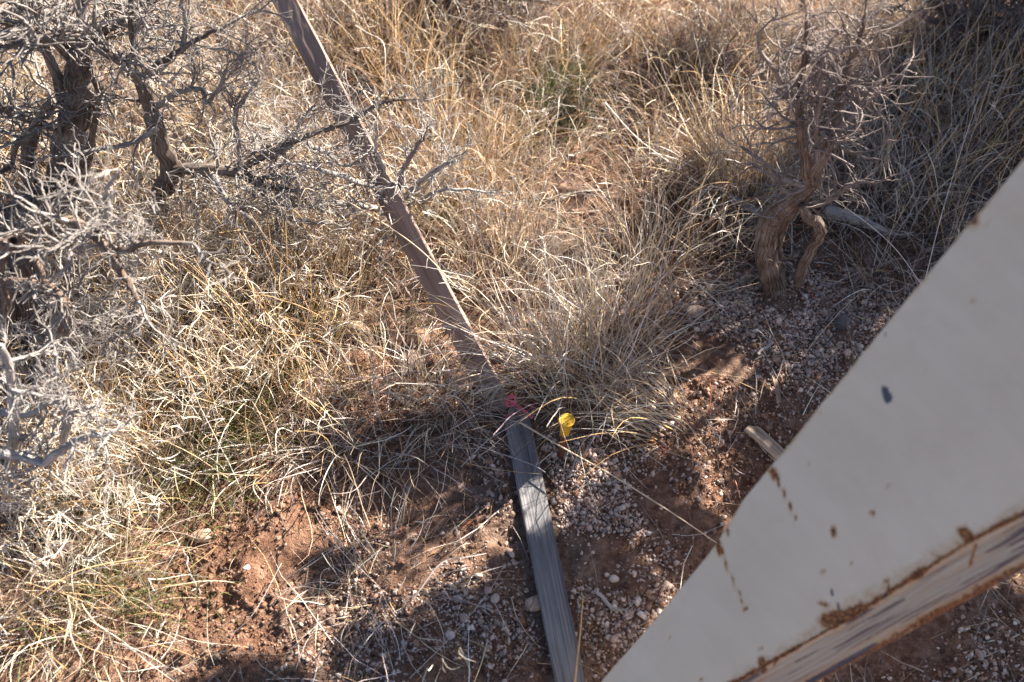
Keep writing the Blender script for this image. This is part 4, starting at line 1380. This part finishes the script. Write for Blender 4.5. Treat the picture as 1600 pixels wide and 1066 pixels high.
FSC = [((1330, 985), (1420, 940), 7, .8), ((1250, 1040), (1330, 1000), 5, .7), ((1500, 930), (1520, 910), 5, .7), ((1480, 945), (1510, 925), 3, .8), ((1400, 990), (1450, 965), 4, .7), ((1230, 1066), (1330, 1030), 4, .7), ((1560, 860), (1590, 850), 4, .5)]


def field(P, L):
    f = np.zeros(len(P))
    for a, b_, w, s in L:
        f = np.maximum(f, s * np.exp(-(seg_d(P, a, b_) / (w * .85)) ** 2 * .8))
    return f


def sheet(name, E0, E1, nu, nv, off1, flange, parent):
    a = lin(E0, nu); b_ = lin(E1, nu)
    t = np.linspace(0, 1, nv)[:, None, None]
    Q = (a[None] * (1 - t) + b_[None] * t).reshape(-1, 2)
    tt = np.repeat(np.linspace(0, 1, nv), nu)
    if flange:
        W3 = np.array([onp(x, y) + FW * (-.0 + .055 * k) * 1.0 for (x, y), k in zip(Q, tt)])
    else:
        W3 = np.array([onp(x, y) for (x, y) in Q])
        W3 = W3 + n_ * (.004 * np.sin(tt * 3.1) + .003 * fbm(Q[:, 0] / 260, Q[:, 1] / 260, 2, 4))[:, None] * (1 if not flange else 0)
        ed = np.exp(-tt * 60)
        W3 = W3 + n_ * (-.004 * np.clip(fbm(Q[:, 0] / 40, Q[:, 1] / 40, 2, 6), 0, 1) * ed)[:, None]
    col = np.zeros((len(Q), 3))
    col[:, 0] = field(Q, RUST)
    if flange:
        lip = np.exp(-((1 - tt) / .20) ** 2) * (.95 + .5 * fbm(Q[:, 0] / 70, Q[:, 1] / 20, 3, 50))
        col[:, 0] = np.maximum(col[:, 0], lip)
        col[:, 0] = np.maximum(col[:, 0], .9 * np.clip(fbm(Q[:, 0] / 120 + 3, (Q[:, 1] + Q[:, 0] * .56) / 9, 3, 12) + .05, 0, 1))
        streak = np.clip(fbm(Q[:, 0] / 160 + Q[:, 1] / 60, (Q[:, 1] + Q[:, 0] * .56) / 5.0, 3, 31) * 2.2 + .3, 0, 1)
        smoke = np.clip(fbm(Q[:, 0] / 90, (Q[:, 1] + Q[:, 0] * .56) / 22.0, 3, 44) * 2.6 + .25, 0, 1)
        col[:, 1] = np.maximum(np.clip(1.5 * streak * smoke, 0, .95), .8 * field(Q, FSC) * (.4 + streak))
        col[:, 2] = np.clip(tt * 8, 0, 1)
    else:
        edge = .62 * np.exp(-(tt * 60)) * np.clip(fbm(Q[:, 0] / 30, Q[:, 1] / 30, 2, 15) + .55, 0, 1)
        col[:, 0] = np.maximum(col[:, 0], edge)
        col[:, 1] = field(Q, SCUFF)
    i = np.arange(nu * nv).reshape(nv, nu)
    q = np.stack([i[:-1, :-1], i[1:, :-1], i[1:, 1:], i[:-1, 1:]], -1).reshape(-1, 4)
    uv = np.stack([np.hypot(Q[:, 0] - 800, Q[:, 1] - 1250) / 1000, tt * (.13 if flange else .45), 0 * tt], -1)
    o = link(name, new_mesh(name, W3 - PB, q, M_PAINT, col, uv), parent)
    s = o.modifiers.new("thick", 'SOLIDIFY'); s.thickness = .0018; s.offset = -1
    return o, W3.reshape(nv, nu, 3)


PB = onp(840, 1280)
pn = bpy.data.objects.new("metal_panel", None); COL.objects.link(pn)
pn.location = tuple(PB)
tag(pn, "large cream painted sheet-metal panel with rusty folded edge slanting across lower right", "metal panel")
_, Wf = sheet("face_sheet", TOPE, FOLD, 220, 100, 0, False, pn)
_, Wg = sheet("folded_flange", FOLD, LIPE, 280, 36, 0, True, pn)
rim = Wg[-1][::4]
v, q, fib = tubes((rim + FW * .002 - PB)[None], np.full((1, len(rim)), .0028), 8)
cc = np.zeros((len(v), 3)); cc[:, 0] = .66; cc[:, 2] = 1
link("rolled_rim", new_mesh("rolled_rim", v, q, M_PAINT, cc), pn)
# posts carrying the panel, out of frame at right and at its lower corner
pa = onp(1790, 400) - n_ * .018
post = np.array([[pa[0], pa[1], -.1], [pa[0], pa[1], pa[2] + .02]])
v, q, fib = tubes((catmull(post, 12) - PB)[None], np.full((1, 12), .014), 10)
link("support_post", new_mesh("support_post", v, q, M_REBAR), pn)

# ------------------------------------------------------------------ unseen juniper at right; leaf clumps shaped to throw the dappled shade
SHADE = [  # shaded place on the ground (px, py, radius px), distance along the sunbeam, coverage
    (600, 680, 50, 1.9, .8), (690, 690, 60, 1.9, 1), (745, 660, 40, 1.8, .9), (560, 640, 35, 1.9, .6),
    (970, 575, 40, 1.6, .6), (890, 625, 42, 1.65, .7), (1010, 500, 46, 1.6, .5), (800, 640, 32, 1.7, .7), (884, 668, 26, 1.65, 1), (1000, 640, 40, 1.65, .6),
    (850, 678, 22, 1.75, 1), (856, 856, 30, 1.9, .9), (868, 900, 48, 1.9, 1), (885, 1000, 62, 1.9, 1), (770, 940, 55, 1.95, 1), (720, 1020, 65, 2.0, 1), (640, 975, 42, 2.0, .9), (490, 1035, 48, 2.0, .8), (560, 850, 26, 2.0, .7),
    (400, 1050, 50, 2.05, .7), (640, 725, 36, 1.95, .9), (960, 830, 60, 1.85, .9), (1040, 740, 55, 1.75, .9), (1120, 810, 60, 1.8, 1), (950, 930, 60, 1.9, 1), (1010, 900, 50, 1.9, 1),
    (980, 1010, 55, 1.9, 1), (1100, 700, 30, 1.75, .7), (1240, 640, 50, 1.7, .5), (1300, 620, 50, 1.7, .8), (1350, 540, 50, 1.6, .5), (1230, 520, 50, 1.55, .35), (1120, 490, 50, 1.55, .4),
    (1300, 440, 80, 1.5, 1), (1450, 380, 110, 1.5, 1.1), (1400, 260, 95, 1.45, 1), (1540, 240, 110, 1.4, 1), (1500, 110, 90, 1.4, .9), (1310, 340, 60, 1.5, .9), (1200, 400, 50, 1.5, .8), (1600, 80, 100, 1.4, 1), (1390, 150, 40, 1.45, .5),
    (1075, 118, 50, 1.6, 1.0), (1120, 130, 35, 1.6, .9), (1100, 305, 45, 1.5, .9), (1060, 320, 30, 1.5, .8), (1250, 250, 30, 1.5, .5), (1500, 1050, 100, 1.7, 1), (1580, 960, 90, 1.7, 1), (1400, 1080, 80, 1.7, 1), (1300, 760, 90, 1.7, 1),
    (1250, 330, 70, 1.5, 1.1), (1330, 230, 60, 1.5, 1), (1250, 400, 60, 1.5, 1), (1420, 180, 70, 1.45, 1), (1340, 300, 70, 1.5, 1.1), (1500, 330, 90, 1.45, 1.1), (1620, 300, 90, 1.4, 1), (1620, 180, 90, 1.4, 1),
    (858, 862, 30, 1.9, 1.1), (875, 940, 40, 1.9, 1.1), (820, 700, 26, 1.75, 1.1), (690, 20, 60, 1.8, 1), (640, 40, 40, 1.8, 1), (50, 430, 45, 2.4, .9), (60, 500, 40, 2.4, .9), (40, 600, 45, 2.3, .8), (110, 560, 30, 2.3, .6), (15, 700, 40, 2.3, .7), (70, 760, 25, 2.3, .5), (60, 330, 40, 2.5, .7), (180, 420, 30, 2.4, .5), (900, 180, 30, 1.7, .5),
]
jt = bpy.data.objects.new("shade_juniper", None); COL.objects.link(jt)
JB = np.array([2.05, 2.35, float(gh(2.05, 2.35))]); jt.location = tuple(JB)
tag(jt, "unseen juniper outside the frame at right, crown shaped to cast the dappled shade", "tree")
vs = []; cs = []
hubs = []
for (px, py, r, t, cov) in SHADE:
    if px > 1180 and py < 450: cov *= 2.0
    if py > 640: cov *= 1.2
    c = gp(px, py); rm = r * .00112 * (c[1] * .35 + .75)
    cnt = int(3.1 * cov * math.pi * rm * rm / .000085)
    a = rng.uniform(0, 2 * math.pi, cnt); rr_ = rm * np.sqrt(rng.random(cnt)) * np.clip(1 + rng.normal(size=cnt) * .16, .5, 1.6)
    p = c + np.stack([np.cos(a) * rr_, np.sin(a) * rr_, 0 * a + .05], -1) + SUN * (t + rng.normal(size=cnt) * .07)[:, None]  # leaves set along sunbeams so the clump's shadow fills the disc
    vs.append(p); hubs.append(c + SUN * t)
p = np.concatenate(vs); n = len(p)
d1 = norm(rng.normal(size=(n, 3))); d2 = norm(np.cross(d1, rng.normal(size=(n, 3))))
Lq = rng.uniform(.016, .032, n)[:, None]; Wq = rng.uniform(.006, .0115, n)[:, None]
vv = np.stack([p - d2 * Wq * .5, p + d1 * Lq * .5 - d2 * Wq, p + d1 * Lq, p + d1 * Lq * .5 + d2 * Wq], 1).reshape(-1, 3)
q = np.arange(n * 4).reshape(-1, 4)
cc = np.repeat(np.clip(np.array([.07, .10, .04]) * (1 + rng.normal(size=(n, 1)) * .25), .01, .3), 4, 0)
o = link("crown", new_mesh("crown", vv - JB, q, M_LEAF, cc), jt); o["kind"] = "stuff"
hubs = np.array(hubs)
trunk = catmull([JB + [0, 0, -.1], JB + [-.03, .02, .3], JB + [-.02, -.08, .65], JB + [-.08, -.15, 1.05]], 24)
v, q, fib = tubes((trunk - JB)[None], np.linspace(.07, .025, 24)[None], 14, twist_flute(7, .25, 4))
link("trunk", new_mesh("trunk", v, q, M_BARK2, uvw=fib), jt)
Ps = []; Rs = []
for h in hubs:
    s = trunk[int(np.clip((h[2] + .1) / 1.2 * 20, 4, 23))]
    mid = (s + h) / 2 + rng.normal(size=3) * .03 + np.array([0, 0, -.05])
    Ps.append(catmull([s, mid, h], 10)); Rs.append(np.linspace(.010, .002, 10))
v, q, fib = tubes(np.array(Ps) - JB, np.array(Rs), 4)
o = link("boughs", new_mesh("boughs", v, q, M_BARK2, uvw=fib), jt); o["kind"] = "stuff"

# upright golden stalks over the green shoots at left
def d_up(px, py):
    return np.clip(blobs(px, py, [(400, 560, 130, 70, 1), (500, 520, 70, 60, .7), (300, 620, 120, 80, .6), (230, 760, 120, 80, .35), (100, 640, 100, 140, .6), (60, 850, 80, 90, .5), (560, 80, 120, 80, .5), (1500, 250, 120, 100, .5), (1420, 400, 80, 60, .3)]), 0, 1)


n = 650
p = on_ground(scatter(n, d_up, outside=.05))
az = rng.uniform(0, 2 * math.pi, n); el = rng.uniform(1.0, 1.5, n)
d = np.stack([np.cos(az) * np.cos(el), np.sin(az) * np.cos(el), np.sin(el)], -1)
P = blade_paths(p, d, rng.uniform(.14, .30, n), 10, rng.uniform(0, .35, n), rng.normal(size=n) * .35, 1.2, .03)
v, q, fib = tubes(P, np.linspace(.0009, .0005, 10)[None] * rng.uniform(.8, 1.4, (n, 1)), 3)
me = new_mesh("upright_stalks", v, q, M_STRAW, np.repeat(colours(n, [5, 2, .3, 0, .5, 0, 0, 0, 0]), 30, 0))
tag(link("upright_stalks", me), "thin upright yellow grass stalks rising out of the matted grass", "grass", kind="stuff")
